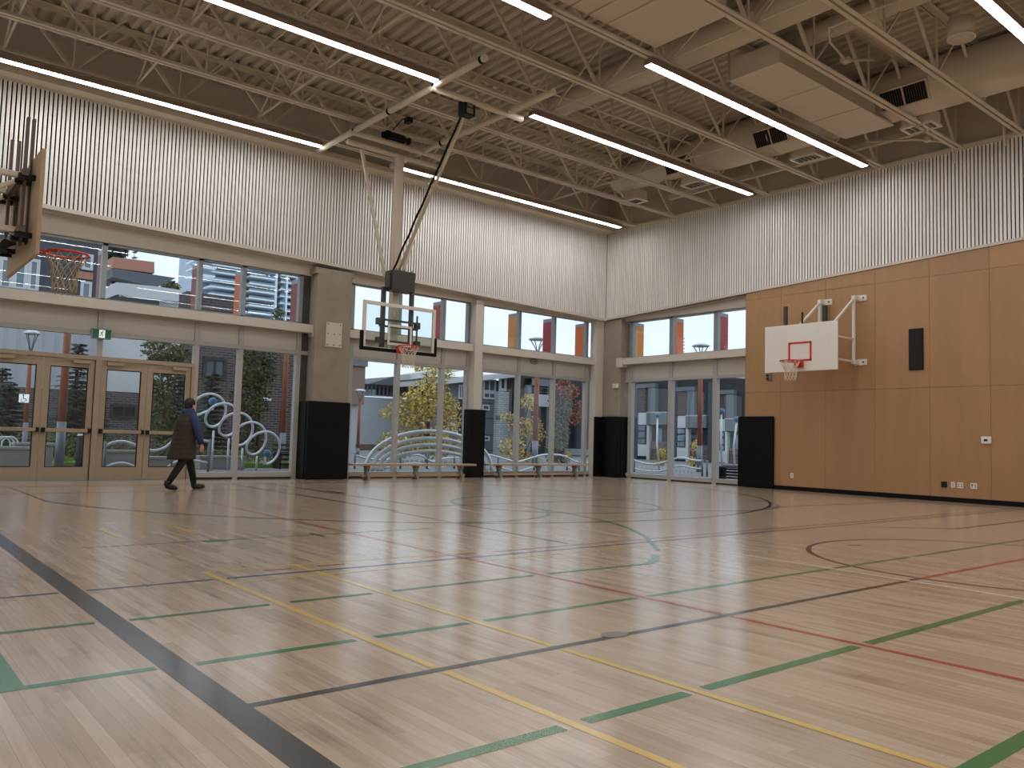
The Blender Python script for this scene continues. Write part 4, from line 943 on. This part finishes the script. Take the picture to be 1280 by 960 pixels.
# C: white modern house
YC = 42; B = building('modern_house', 'white modern house with deep grey roof seen through the upper windows', (PY(180, 390, YC).x, YC, GZ))
r = rect(126, 372, 236, 420, YC); wallbox('lower_wall', (r[0], r[1], GZ, PY(215, 377, YC).z), YC+.5, 8, 'wht', B)
def slab(nm, pts, dep, m, Y): return MB().prism_y([(PY(u, v, Y).x, PY(u, v, Y).z) for u, v in pts], Y, Y+dep, m).build(nm, B)
slab('parapet', [(128, 372.5), (131.5, 361.5), (145.5, 352.8), (200, 358.5), (242, 365), (242, 378), (184, 374), (147, 368), (131, 374)], 1.2, 'wht', YC)
slab('dark_band', [(131, 376), (147, 368.2), (183, 374.2), (199, 376), (199, 384), (131, 384)], .3, 'slate', YC+.15)
slab('window_band', [(140, 345), (172, 349), (172, 360), (140, 357)], .5, 'glassd', YC+3)
for q in ((146, 347, 158, 354), (160, 349, 170, 355)): window(rect(*q, YC+3), YC+3, B, 'glassb', 'slate', .08)
slab('roof', [(141, 335.2), (220, 347.6), (196, 359), (168, 353), (140.5, 346)], 4, 'roofgrey', YC+1.5)
slab('penthouse', [(141, 321), (193, 327.5), (193, 341.5), (141, 334.8)], 3, 'terracotta', YC+2)
# D: glass tower
YD = 330; B = building('glass_tower', 'tall glass apartment tower with white balconies beyond the upper windows', (PY(310, 400, YD).x, YD, GZ))
r = rect(254, 300, 392, 420, YD); wallbox('tower_core', (r[0], r[1], GZ, r[3]), YD+4, 30, 'towerglass', B)
pitch = 3.15; z = PY(290, 410, YD).z
k = 0
while z < r[3]:
    for (ua, ub, y0, m) in ((235, 258, -3.5, 'towerwht'), (258, 300, -1.5, 'towerwht'), (304, 336, -2.5, 'towerwht'), (346, 376, -1.5, 'towerwht')):
        if ua < 250 and z < PY(245, 352, YD).z: continue
        a = PY(ua, 350, YD).x; c = PY(ub, 350, YD).x
        s_ = MB().box(a, c, YD+y0*3, YD+4, z, z+.6, m).build('balcony', B)
        MB().box(a, c, YD+y0*3, YD+y0*3+.1, z+.601, z+1.4, 'glassb').build('railing', s_)
    z += pitch
for ua, ub in ((338, 341), (352, 354), (365, 370)):
    a = PY(ua, 360, YD).x; c = PY(ub, 360, YD).x; MB().box(a, c, YD-5, YD+4, GZ, r[3], 'towerwht').build('pier', B)
# E, F: white building with terrace
YF = 36; B = building('terrace_building', 'pale white walled building with roof terrace beyond the hanging hoop', (PY(500, 570, YF).x, YF, GZ))
r = rect(424, 498, 560, 556, YF); wallbox('wall', (r[0], r[1], r[2], r[3]), YF, 5, 'siding', B); wallbox('brick_base', (r[0], r[1], GZ-.4, r[2]), YF-.05, 5, 'brickb', B)
m = MB(); x0, x1, z0, z1 = rect(455, 483, 560, 497, YF); k = x0
while k < x1: m.box(k, k+.09, YF+.1, YF+.16, z0, z1, 'greyclad'); k += .34
m.box(x0, x1, YF+.05, YF+.2, z1-.1, z1, 'greyclad'); m.build('balustrade', B)
wallbox('upper_window', rect(470, 482, 560, 497, YF+4), YF+4, 2, 'glassb', B)
r = rect(456, 472, 535, 483, YF); m = MB(); m.prism_y([(r[0], r[2]), (r[1]+3, r[2]), (r[1]+3, r[3]+.2), (r[0]+2, r[3])], YF-.6, YF+6, 'roofgrey'); m.build('roof', B)
YE = 27; B = building('tan_block', 'small tan clad block with pale cap beside the concrete column', (PY(446, 570, YE).x, YE+1.5, GZ))
r = rect(420, 456, 456, 505, YE); wallbox('wall', r, YE, 3, 'tanclad', B); wallbox('lower_wall', (r[0], r[1]-.3, GZ-.3, r[2]), YE+.3, 2.4, 'siding', B); r = rect(420, 450, 458, 457, YE); wallbox('cap', r, YE-.2, 3.4, 'greyclad', B)
# G: grey apartments
YG = 30; B = building('grey_apartments', 'grey panel apartments with white brick strip behind the slim padded post', (PY(600, 570, YG).x, YG, GZ))
r = rect(556, 474, 650, 600, YG); wallbox('wall', (r[0], r[1], GZ-.4, r[3]), YG, 2, 'greyclad', B)
m = MB(); P0, P1 = PY(540, 478, YG), PY(648, 468, YG); m.bar((P0.x, YG+2, P0.z), (P1.x, YG+2, P1.z), 6, .35, 'wht', up=(0, 0, 1)); P0, P1 = PY(500, 472, YG+4), PY(600, 455, YG+4); m.bar((P0.x, YG+3.5, P0.z), (P1.x, YG+3.5, P1.z), 2, .4, 'wht'); m.build('roof', B)
for q in ((572, 481, 580, 499), (580, 481, 589, 500), (603, 474, 619, 490), (603, 490, 619, 499)): window(rect(*q, YG), YG, B, 'glassb', 'wht', .13, 1)
for q in ((602, 506, 611, 513), (602, 545, 611, 551)): window(rect(*q, YG), YG, B, 'glassb', 'wht', .1)
wallbox('dark_recess', rect(571, 498, 586, 545, YG), YG-.02, .02, 'slatedark', B); wallbox('pale_panel', rect(556, 528, 572, 545, YG), YG-.05, .05, 'wht', B)
wallbox('white_brick_strip', (PY(617, 530, YG).x, PY(631, 530, YG).x, GZ, PY(624, 490, YG).z), YG-.5, .5, 'brickw', B); window(rect(619, 471, 628, 489, YG), YG-.4, B, 'glassd', 'wht', .2)
wallbox('panel_band', rect(614, 520, 634, 525, YG), YG-.56, .05, 'greyclad', B)
m = MB(); x0, x1, z0, z1 = rect(631, 470, 650, 522, YG); m.box(x0, x1, YG-.45, YG, z0, z1, 'slatedark'); k = x0
while k < x1: m.box(k, k+.06, YG-.52, YG-.45, z0, z1, 'slate'); k += .22
m.build('louvre_screen', B); wallbox('lower_panel', rect(630, 534, 646, 562, YG), YG-.4, .4, 'wht', B)
for v in (503, 522, 543, 562): wallbox('panel_joint', rect(588, v, 617, v+1, YG), YG-.02, .02, 'slate', B)
# H: dark houses
YH = 27; B = building('dark_house', 'dark slate house with grey frame behind the rust coloured tree', (PY(700, 570, YH).x, YH, GZ))
r = rect(648, 469, 790, 600, YH); wallbox('wall', (r[0], r[1], GZ-.4, r[3]), YH, .5, 'slatedark', B)
x0, x1, z0, z1 = rect(655, 474, 687, 560, YH); m = MB(); m.box(x0, x0+.35, YH-.35, YH, GZ, z1, 'greyclad'); m.box(x0, x1, YH-.35, YH, z1-.5, z1, 'greyclad'); m.box(x1-.3, x1, YH-.35, YH, z0, z1-.5, 'greyclad'); m.build('frame_box', B)
window(rect(659, 484, 683, 491, YH), YH-.2, B, 'glassd', 'slatedark', .1); wallbox('pale_panel', rect(660, 493, 683, 508, YH), YH-.3, .3, 'siding', B)
wallbox('canopy', rect(706, 561, 746, 569, YH), YH-2, 2, 'siding', B); wallbox('pier', rect(718, 500, 724, 560, YH), YH-.3, .3, 'slate', B); wallbox('blue_pier', rect(737, 478, 746, 600, YH-2), YH-2, .5, 'greyclad', B)
# I: town houses beyond the right hand windows (facing -x)
XI = 24; B0 = None
def townhouse(u, w_, v, label):
    """one unit: left edge u, width w_, v = top of the frame"""
    def R(a, c, e, f, X=XI): return rectx(u+a*w_, v+c, u+e*w_, v+f, X)
    t = thing('town_house', label, 'house', (XI, PX(u+w_/2, 560, XI).y, GZ), 'row of dark town houses')
    def bx_(nm, r, d, m, par=None, X=XI): return MB().box(X-d*.22, X-.0005, r[1], r[0], r[2], r[3], m).build(nm, par or t)
    y0 = PX(u, 530, XI).y; y1 = PX(u+w_, 530, XI).y; zt = R(0, -14, 1, 0)[3]
    MB().box(XI, XI+6, y1, y0, GZ-.4, zt, 'slatedark').build('wall', t)
    r = R(.0, -10, .2, 90); bx_('slate_pier', (r[0], r[1], GZ, r[3]), 1.2, 'slate')
    r = R(.2, 0, .68, 5); m = MB(); m.box(XI-.35, XI, r[1], r[0], r[2], r[3], 'greyclad'); q = R(.6, 5, .68, 42); m.box(XI-.35, XI, q[1], q[0], q[2], q[3], 'greyclad'); q = R(.48, 5, .6, 42); m.box(XI-.30, XI, q[1], q[0], q[2], q[3], 'greyclad'); m.build('frame_box', t)
    bx_('brick_bay', R(.21, 6, .48, 35), 1.0, 'brickr'); q = R(.46, 36, .98, 51); bx_('balcony', q, 1.7, 'greyclad'); q = R(.46, 35, .98, 36.5); bx_('balcony_rail', q, 1.75, 'siding')
    bx_('white_bay', R(.2, 36, .44, 90), .9, 'wht')
    r = R(.21, 51, .42, 75); w0 = MB(); w0.box(XI-.24, XI-.199, r[1], r[0], r[2], r[3], 'slatedark'); wo = w0.build('window', t)
    for a, c, e, f in ((.225, 52.5, .405, 58), (.225, 60, .405, 67), (.225, 69, .275, 74), (.29, 69, .405, 74)):
        q = R(a, c, e, f); MB().box(XI-.26, XI-.2405, q[1], q[0], q[2], q[3], 'glassb').build('pane', wo)
    q = R(.44, 52, .5, 120); bx_('white_post', (q[0], q[1], GZ, q[3]), 1.3, 'wht'); q = R(.5, 72, .98, 100); bx_('brick_base', (q[0], q[1], GZ, q[3]), .6, 'brickb')
    q = R(.66, 56, .78, 72); bx_('door_glass', q, .3, 'glassb'); q = R(.2, 94, .42, 112); bx_('porch', (q[0], q[1], GZ, q[3]), .92, 'slatedark')
townhouse(790, 49, 480, 'dark town house with white bay, left one behind the right windows')
townhouse(839, 49, 484, 'dark town house with white bay, middle one behind the timber pole')
townhouse(888, 49, 488, 'dark town house with white bay, right one beside the plywood wall')
B = building('far_roofs', 'pale distant flats showing over the right town house', (60, PX(915, 472, 60).y, 0))
r = rectx(899, 472, 935, 478, 60); MB().box(60, 64, r[1]-3, r[0], GZ, r[3], 'wht').build('wall', B); r = rectx(903, 471, 912, 473, 60); MB().box(59.9, 60, r[1], r[0], r[2], r[3]-.3, 'glassb').build('window_band', B)

# ---- trees
def crown(name, par, blobs, n, m, size, flat=False, seed=1):
    rnd = random.Random(seed); b = MB(); tot = sum(r[0]*r[1]*r[2] for c, r in blobs)
    for c, r in blobs:
        k = int(n*r[0]*r[1]*r[2]/tot)+8
        for i in range(k):
            while True:
                q = Vector((rnd.uniform(-1, 1), rnd.uniform(-1, 1), rnd.uniform(-1, 1)))
                if .25 < q.length < 1: break
            p = Vector(c)+Vector((q.x*r[0], q.y*r[1], q.z*r[2]))
            d1 = Vector((rnd.gauss(0, 1), rnd.gauss(0, 1), rnd.gauss(0, .7))).normalized(); d2 = d1.orthogonal().normalized(); d2 = (d2*math.cos(i)+d1.cross(d2)*math.sin(i))
            s = size*rnd.uniform(.6, 1.3); b.poly([p-d1*s, p-d2*s*.55, p+d1*s, p+d2*s*.55], m)
    return b.build(name, par, fix=False)
def spruce(u, vt, vb, wpx, Y, label, m='l_spruce', seed=1):
    base = PY(u, vb, Y); top = PY(u-3, vt, Y); rad = wpx/2*(Y-CAM.y)/F/.8; H = top.z-GZ
    t = thing('spruce', label, 'tree', (base.x, Y, GZ), 'trees outside the windows'); rnd = random.Random(seed)
    MB().tube([(base.x, Y, GZ), (base.x, Y, GZ+H*.5), (base.x, Y, GZ+H*.97)], [.13, .08, .02], 'bark', 8).build('trunk', t)
    b = MB(); lv = int(H/max(.16, H/34))
    for i in range(lv):
        z = GZ+.25+(H-.3)*i/lv; R_ = rad*(1-i/lv)**.85+.06
        for j in range(11):
            a = rnd.uniform(0, 2*PI); L_ = R_*rnd.uniform(.75, 1.15); d = Vector((math.cos(a), math.sin(a), -.22))
            k = 0.15
            while k < 1:
                p = Vector((base.x, Y, z))+d*L_*k+Vector((0, 0, .12*k*k)); w_ = .16*(1.15-k)+.05
                for s in (-1, 1):
                    sd_ = Vector((-math.sin(a), math.cos(a), -.3))*s; e = p+d*.16+sd_*w_; b.poly([p, p+d*.13+sd_*w_*.3, e, p+sd_*w_*.55-d*.02], m)
                k += .13/max(L_, .2)
    b.build('needles', t, fix=False); return t
spruce(88, 424, 592, 62, 13, 'dark spruce behind the second door leaf', seed=2)
spruce(4, 474, 592, 46, 15, 'dark spruce at the left edge behind the first door leaf', seed=3)
spruce(212, 455, 592, 56, 15.5, 'dark spruce behind the walking person', seed=4)
spruce(258, 462, 592, 44, 10.5, 'narrow spruce between door and spiral sculpture', seed=5)
spruce(-6, 455, 592, 50, 18, 'far spruce cut by the left edge', seed=6)
spruce(163, 306, 400, 40, 64, 'large far spruce rising behind the terracotta penthouse', seed=7)
spruce(853, 418, 500, 20, 70, 'small far conifer top in the right upper window', seed=8)
def tree(label, u, vt, vb, blobs_px, Y, n, m, size, seed, extra=None):
    base = PY(u, vb, Y); t = thing('leafy_tree', label, 'tree', (base.x, Y, GZ), 'trees outside the windows'); sc = (Y-CAM.y)/F/.8
    bl = []
    for (bu, bv, ru, rv) in blobs_px: c = PY(bu, bv, Y); bl.append(((c.x, Y, c.z), (ru*sc, max(ru*sc*.8, .3), rv*sc*.8)))
    top = PY(u, vt+20, Y)
    b = MB(); b.tube([(base.x, Y, GZ), (base.x+.03, Y, (GZ+top.z)/2), (top.x, Y, top.z)], [.09, .06, .015], 'bark', 8)
    for c, r in bl: b.tube([(base.x+.02, Y, max(GZ+.4, c[2]-r[2]*1.3)), (c[0], c[1], c[2])], [.035, .01], 'bark', 6)
    b.build('trunk', t); crown('foliage', t, bl, n, m, size, seed=seed)
    if extra:
        for m2, px, n2 in extra:
            b2 = [((PY(a, c, Y).x, Y-.1, PY(a, c, Y).z), (d*sc, max(d*sc*.8, .25), e*sc*.8)) for a, c, d, e in px]; crown('foliage', t, b2, n2, m2, size, seed=seed+5)
    return t
tree('yellow leaved tree behind the steel arches', 533, 445, 592, [(536, 500, 30, 34), (512, 515, 28, 30), (560, 520, 22, 34), (500, 555, 28, 22), (545, 552, 34, 26), (548, 468, 22, 18), (487, 517, 14, 10), (575, 560, 12, 14)], 13, 5200, 'l_yellow', .085, 11)
tree('slim yellow tree behind the lamp post near the far corner', 655, 480, 592, [(662, 503, 14, 16), (650, 535, 18, 20), (640, 560, 20, 18), (668, 540, 16, 26), (655, 575, 26, 14), (635, 522, 12, 9)], 13, 2300, 'l_yellow', .075, 12, [('l_red', [(648, 530, 12, 8), (640, 534, 8, 5)], 160)])
tree('rust red and grey green tree near the far corner', 703, 470, 592, [(700, 540, 16, 30), (692, 560, 14, 28), (705, 510, 14, 20), (698, 580, 18, 14)], 12, 1900, 'l_grey', .07, 13, [('l_red', [(710, 490, 16, 16), (722, 508, 10, 12), (698, 482, 8, 10), (714, 522, 13, 16), (688, 500, 7, 16), (706, 478, 7, 6)], 750), ('l_yellow', [(705, 570, 12, 12), (690, 585, 14, 10)], 220)])
tree('dark green leafy tree behind the spiral sculpture', 320, 420, 592, [(318, 455, 22, 40), (312, 500, 20, 40), (308, 545, 18, 26), (330, 470, 14, 26)], 11.5, 2200, 'l_green', .085, 14)
tree('olive leafy tree behind the fourth door leaf', 200, 425, 592, [(206, 440, 22, 18), (200, 470, 17, 30), (196, 520, 17, 40), (222, 445, 16, 12)], 12, 2000, 'l_green', .085, 15)
tree('small yellow green shrub by the right townhouses', 868, 540, 592, [(870, 560, 8, 16), (866, 578, 8, 12)], 8, 420, 'l_yellow', .06, 16)
tree('small amber shrub behind the wavy railing at right', 826, 555, 592, [(827, 568, 5, 12), (823, 580, 9, 9)], 9, 420, 'l_yellow', .06, 17)
tree('small far tree over the roof terrace', 543, 448, 470, [(535, 462, 18, 14)], 50, 350, 'l_yellow', .22, 18)
tree('bare far tree over the white parapet', 213, 350, 372, [(213, 359, 9, 6)], 60, 200, 'l_grey', .3, 19)
tree('broad dark far tree left of the penthouse', 143, 312, 400, [(144, 316, 11, 13)], 62, 420, 'l_spruce', .35, 20)
tree('small birch in front of the tower foot', 348, 383, 592, [(348, 393, 8, 9)], 14, 160, 'l_grey', .07, 21)
# low planting and lawn
b = MB(); rnd = random.Random(31)
for (ua, ub, Y, h) in ((60, 250, 9.5, .75), (-30, 70, 11, .8), (250, 372, 9.0, .45), (60, 372, 12, .9)):
    xa, xb = PY(ua, 570, Y).x, PY(ub, 570, Y).x
    for i in range(int((xb-xa)*260)):
        p = Vector((rnd.uniform(xa, xb), Y+rnd.uniform(-.6, .6), rnd.uniform(.1, h))); d1 = Vector((rnd.gauss(0, 1), rnd.gauss(0, 1), rnd.gauss(0, 1))).normalized(); d2 = d1.orthogonal().normalized(); s = .06; b.poly([p-d1*s, p-d2*s*.5, p+d1*s, p+d2*s*.5], 'l_green')
hb = b.build('hedge_planting', fix=False); hb['kind'] = 'stuff'; tag(hb, 'low green planting in the beds outside the doors', 'planting')
b = MB()
for (ua, ub, y0, y1) in ((70, 108, 6.5, 10), (185, 235, 6.8, 10), (255, 372, 6.6, 7.7)):
    xa, xb = PY(ua, 580, y0).x, PY(ub, 580, y0).x; b.box(xa, xb, y0, y1, GZ, .12, 'lawn')
    for i in range(int((xb-xa)*(y1-y0)*160)):
        p = Vector((rnd.uniform(xa, xb), rnd.uniform(y0, y1), .11)); q = Vector((rnd.gauss(0, .03), rnd.gauss(0, .03), rnd.uniform(.05, .14))); b.poly([p, p+Vector((.02, .01, 0)), p+q], 'lawn')
lw = b.build('lawn', fix=False); lw['kind'] = 'stuff'; tag(lw, 'bright green grass patches in the beds beyond the doors', 'grass')
# planters
def planter(u0, u1, vt, Y, d, label):
    x0, x1, z0, z1 = rect(u0, vt, u1, 590, Y); t = thing('concrete_planter', label, 'planter', ((x0+x1)/2, Y, GZ), 'concrete planter walls')
    MB().box(x0, x1, Y, Y+d, GZ, z1, 'conc_out').build('planter_wall', t, bevel=.02); MB().box(x0-.03, x1+.03, Y-.03, Y+d, z1+.001, z1+.07, 'conc_out').build('coping', t, bevel=.01)
planter(-30, 38, 562, 4.6, .5, 'concrete planter wall at the left edge behind the first door'); planter(18, 66, 557, 6.0, .5, 'concrete planter wall behind the first pair of doors')
planter(128, 182, 566, 6.2, .4, 'concrete planter wall behind the third door leaf'); planter(184, 224, 574, 5.6, .4, 'low concrete planter wall behind the fourth door leaf'); planter(250, 306, 573, 5.8, .4, 'concrete planter wall behind the spiral sculpture')

# ---- lamp posts
def lamp_post(u, vb, vt, Y, X, label, sleeve, head=True, disc=True, wpx=7):
    Pn = (lambda a, c: PY(a, c, Y)) if Y is not None else (lambda a, c: PX(a, c, X))
    base = Pn(u, vb); top = Pn(u, vt); r = wpx/2*((base-CAM).dot(_fw))/F; x, y = base.x, base.y
    t = thing('lamp_post', label, 'lamp post', (x, y, GZ), 'timber lamp posts in the yard'); zs = Pn(u, sleeve).z
    MB().tube([(x, y, GZ), (x, y, zs)], r*1.08, 'greysleeve', 14).build('steel_sleeve', t); MB().tube([(x, y, zs+.001), (x, y, top.z)], [r, r*.8], 'orangewood', 14).build('timber_pole', t)
    if head:
        b = MB(); z = top.z; R_ = r*3.6
        for i in range(4): a = 2*PI*i/4+.4; b.tube([(x, y, z-.02), (x+R_*.35*math.cos(a), y+R_*.35*math.sin(a), z+.28), (x+R_*.8*math.cos(a), y+R_*.8*math.sin(a), z+.55)], r*.13+.008, 'greysleeve', 6)
        b.build('arm', t); MB().lathe([(.001, .10), (R_*.6, .075), (R_, 0), (R_*.9, -.03), (.001, -.02)], (x, y, z+.57), 'galv', 24).build('lamp_dish', t)
    return t
lamp_post(73, 592, 388, 5.0, None, 'thick timber pole behind the second door leaf', 527, head=False, wpx=10)
lamp_post(28, 592, 441, 8.5, None, 'slim timber lamp post with round dish and sign behind the first door', 528, wpx=5.5)
lamp_post(351, 592, 405, 8.0, None, 'timber pole right of the spiral sculpture', 541, head=False, wpx=7)
lamp_post(446, 592, 502, 20, None, 'far timber lamp post just right of the concrete column', 560, wpx=4)
lamp_post(668, 592, 441, 7.5, None, 'timber lamp post with dish showing in the upper window near corner', 551, wpx=7)
lamp_post(874, 600, 450, None, 8.5, 'timber lamp post with dish beyond the right hand windows', 557, wpx=6.5)
s = PY(30, 498, 8.3); t = thing('parking_sign', 'square white wheelchair symbol sign on the slim timber post', 'sign', (s.x, 8.3, s.z))
MB().box(s.x-.12, s.x+.12, 8.29, 8.31, s.z-.115, s.z+.115, 'exitw').build('sign_plate', t)
b = MB(); b.lathe([(.001, -.002), (.022, -.002), (.022, .002), (.001, .002)], (s.x-.02, 8.287, s.z+.085), 'slatedark', 12, 'y')
b.bar((s.x-.02, 8.287, s.z+.06), (s.x-.015, 8.287, s.z-.01), .022, .003, 'slatedark', up=(0, 1, 0)); b.bar((s.x-.015, 8.287, s.z-.01), (s.x+.045, 8.287, s.z-.012), .02, .003, 'slatedark', up=(0, 1, 0)); b.bar((s.x+.045, 8.287, s.z-.012), (s.x+.065, 8.287, s.z-.07), .02, .003, 'slatedark', up=(0, 1, 0))
b.tube([(s.x-.02+.055*math.cos(a*.3), 8.287, s.z-.045+.055*math.sin(a*.3)) for a in range(8, 21)], .008, 'slatedark', 5); b.build('wheelchair_symbol', t)
# bollard
bp = PY(98, 590, 4.2); t = thing('bollard', 'dark grey bollard behind the second door leaf', 'bollard', (bp.x, 4.2, GZ)); z = PY(98, 545, 4.2).z
MB().tube([(bp.x, 4.2, GZ), (bp.x, 4.2, z)], .085, 'slatedark', 16).build('post', t); MB().lathe([(.001, .05), (.06, .045), (.09, .0), (.001, 0)], (bp.x, 4.2, z+.001), 'galv', 16).build('cap', t)
# bike rack
t = thing('bike_rack', 'silver looped bike rack behind the first door leaf', 'bike rack', (PY(6, 580, 7).x, 7, GZ))
for u in (1, 6, 11):
    p = PY(u, 575, 7); zt = PY(u, 546, 7).z; MB().tube([(p.x-.18, 7, GZ)]+[(p.x-.18*math.cos(a*PI/8), 7, zt-.18+.18*math.sin(a*PI/8)) for a in range(9)]+[(p.x+.28, 7, GZ)], .022, 'galv', 8).build('loop', t)

# ---- spiral sculpture
t = thing('spiral_sculpture', 'white tube spiral sculpture with blue balls outside the windows', 'sculpture', (PY(300, 590, 5).x, 5, GZ))
Y0 = 5.0; N = 320; pp_ = [PY(266.5, 505, Y0), PY(266, 511, Y0)]
for i in range(N+1):
    s_ = i/N; tn = s_*5.15; th = math.radians(135)+tn*2*PI; cu = 261+17*(tn-.5); cv = 509.5+11.7*(tn-.5); A_ = 18.8; B_ = 15.5-1.5*s_
    if s_ < .05: A_ *= .75+5*s_; B_ *= .75+5*s_
    pp_.append(PY(cu+A_*math.cos(th)*.637+B_*math.sin(th)*.77, cv-A_*math.cos(th)*.77+B_*math.sin(th)*.637, Y0+.5*math.sin(th)))
q = pp_[-1]; pp_ += [PY(333, 579.5, Y0), PY(331, 576, Y0), PY(332, 570, Y0)]
MB().tube(pp_, .034, 'whitetube', 10).build('spiral_tube', t)
for (u, v) in ((266, 502), (334, 567)): q = PY(u, v, Y0); MB().sphere((q.x, Y0, q.z), .115, 'ball', 20, 12).build('ball', t)
for u, v in ((267, 538), (286, 548), (303, 560), (321, 570)): q = PY(u, v, Y0); MB().tube([(q.x, Y0, GZ), (q.x, Y0, q.z)], .03, 'galv', 8).build('post', t)
# ---- nested arches
t = thing('arch_sculpture', 'four nested steel tube arches outside beyond the left bench', 'sculpture', (PY(543, 590, 4).x, 4, GZ), )
for k, (ul, ur, vt) in enumerate(((459, 612, 539), (468, 606, 548), (475, 601, 556), (481, 596, 564))):
    a = PY(ul, 590, 4); c = PY(ur, 590, 4); z = PY((ul+ur)/2, vt, 4).z; n = 40; R_ = (c.x-a.x)/2; cx = (a.x+c.x)/2; H = z-GZ
    MB().tube([(cx-R_*math.cos(PI*i/n)*1.03, 4+.02*k, GZ+H*math.sin(PI*i/n)**.9) for i in range(n+1)], .062, 'galv', 10).build('arch_tube', t)
# ---- wavy railings
def wavy(name, label, pts_top, vlow, Y=None, X=None, posts=(), pick=()):
    Pn = (lambda a, c: PY(a, c, Y)) if Y is not None else (lambda a, c: PX(a, c, X))
    q0 = Pn(pts_top[0][0], 590); t = thing(name, label, 'railing', (q0.x, q0.y, GZ), 'wavy steel railings')
    def spline(P):
        out = []
        for i in range(len(P)-1):
            p0, p1, p2, p3 = P[max(i-1, 0)], P[i], P[i+1], P[min(i+2, len(P)-1)]
            for k in range(8):
                s = k/8; out.append(.5*((2*p1)+(p2-p0)*s+(2*p0-5*p1+4*p2-p3)*s*s+(-p0+3*p1-3*p2+p3)*s**3))
        return out+[P[-1]]
    MB().tube(spline([Pn(*p) for p in pts_top]), .034, 'galv', 8).build('top_rail', t)
    MB().tube(spline([Pn(u, min(v+vlow, 589)) for u, v in pts_top]), .028, 'galv', 8).build('lower_rail', t)
    for u, v in posts: p = Pn(u, v); MB().tube([(p.x, p.y, GZ), (p.x, p.y, p.z)], .036, 'greysleeve', 8).build('post', t)
    for u, v in pick: p = Pn(u, v); MB().tube([(p.x, p.y, GZ+.08), (p.x, p.y, p.z)], .012, 'galv', 6).build('picket', t)
wavy('wavy_railing', 'wavy steel railing beyond the third and fourth doors', [(131, 558), (142, 553), (156, 552), (171, 557), (190, 563), (205, 560), (218, 551), (235, 548), (262, 552)], 27, Y=3.6, posts=((132, 552), (216, 548), (262, 549)))
wavy('wavy_railing', 'wavy steel railing beyond the left bench', [(444, 569), (458, 573), (480, 575), (505, 570), (525, 569), (540, 577), (556, 573), (575, 572), (594, 573)], 10, Y=6.0, posts=((444, 566), (501, 568), (534, 566), (568, 570)), pick=[(u, 575) for u in range(470, 590, 6)])
wavy('wavy_railing', 'wavy steel railing beyond the right bench', [(604, 567), (618, 570), (635, 575), (648, 577), (662, 573), (676, 569), (690, 568), (705, 570), (720, 577), (738, 579)], 12, Y=4.5, posts=((623, 571), (668, 570), (709, 571), (724, 575)), pick=())
wavy('wavy_railing', 'wavy steel railing beyond the right hand windows', [(791, 574), (798, 577), (812, 580), (826, 579), (838, 575), (852, 572), (866, 575), (878, 576)], 10, X=5.0, posts=((793, 573), (878, 574), (884, 575)), pick=[(u, 582) for u in range(800, 876, 5)])
# ---- ball topped poles
for i, (u, v, ub, lb) in enumerate(((822, 519, 824, 'blue ball on curved steel pole, left one beyond the right windows'), (902, 514, 903, 'blue ball on curved steel pole, taller of the right two'), (921, 524, 919, 'blue ball on pale pole nearest the plywood wall'))):
    X = 6.5; q = PX(u, v, X); bs = PX(ub, 597, X); t = thing('ball_pole', lb, 'sculpture', (X, bs.y, GZ), 'poles topped with blue balls'); mid = PX(u-1 if i < 2 else u-4, (v+590)/2, X)
    MB().tube([(X, bs.y, GZ), (X, mid.y, mid.z), (X, q.y, q.z-.05)], [.04, .036, .032], 'galv', 8).build('pole', t); MB().sphere((X, q.y, q.z), .11, 'ball', 18, 10, (1, 1, .95)).build('ball', t)
# slatted bench outside
X = 3.4; t = thing('slatted_bench', 'dark slatted outdoor bench beside the plywood wall window', 'bench', (X, PX(920, 600, X).y, GZ)); ya = PX(904, 590, X).y; yb = PX(934, 590, X).y-.5
for k in range(5): z = PX(915, 583+k*3.6, X).z; MB().box(X-.02, X+.02, yb, ya, z-.035, z+.03, 'darkslat').build('back_slat', t)
for k in range(3): MB().box(X-.5+k*.15, X-.38+k*.15, yb, ya, .38, .42, 'darkslat').build('seat_slat', t)
for y in (ya-.06, yb+.06): MB().box(X-.48, X+.04, y-.03, y+.03, GZ, .379, 'blackm').build('leg', t)
X = 9.0
t = thing('slatted_bench', 'dark slatted outdoor bench right of the spiral sculpture', 'bench', (PY(360, 590, 6.5).x, 6.5, GZ)); xa, xb = PY(340, 580, 6.5).x, PY(372, 580, 6.5).x
for k in range(5): z = PY(352, 556+k*6, 6.5).z; MB().box(xa, xb, 6.48, 6.52, z-.04, z+.03, 'darkslat').build('back_slat', t)
for x in (xa+.05, xb-.05): MB().box(x-.03, x+.03, 6.0, 6.47, GZ, .45, 'blackm').build('leg', t)
for k in range(3): MB().box(xa, xb, 6.0+k*.15, 6.12+k*.15, .451, .49, 'darkslat').build('seat_slat', t)
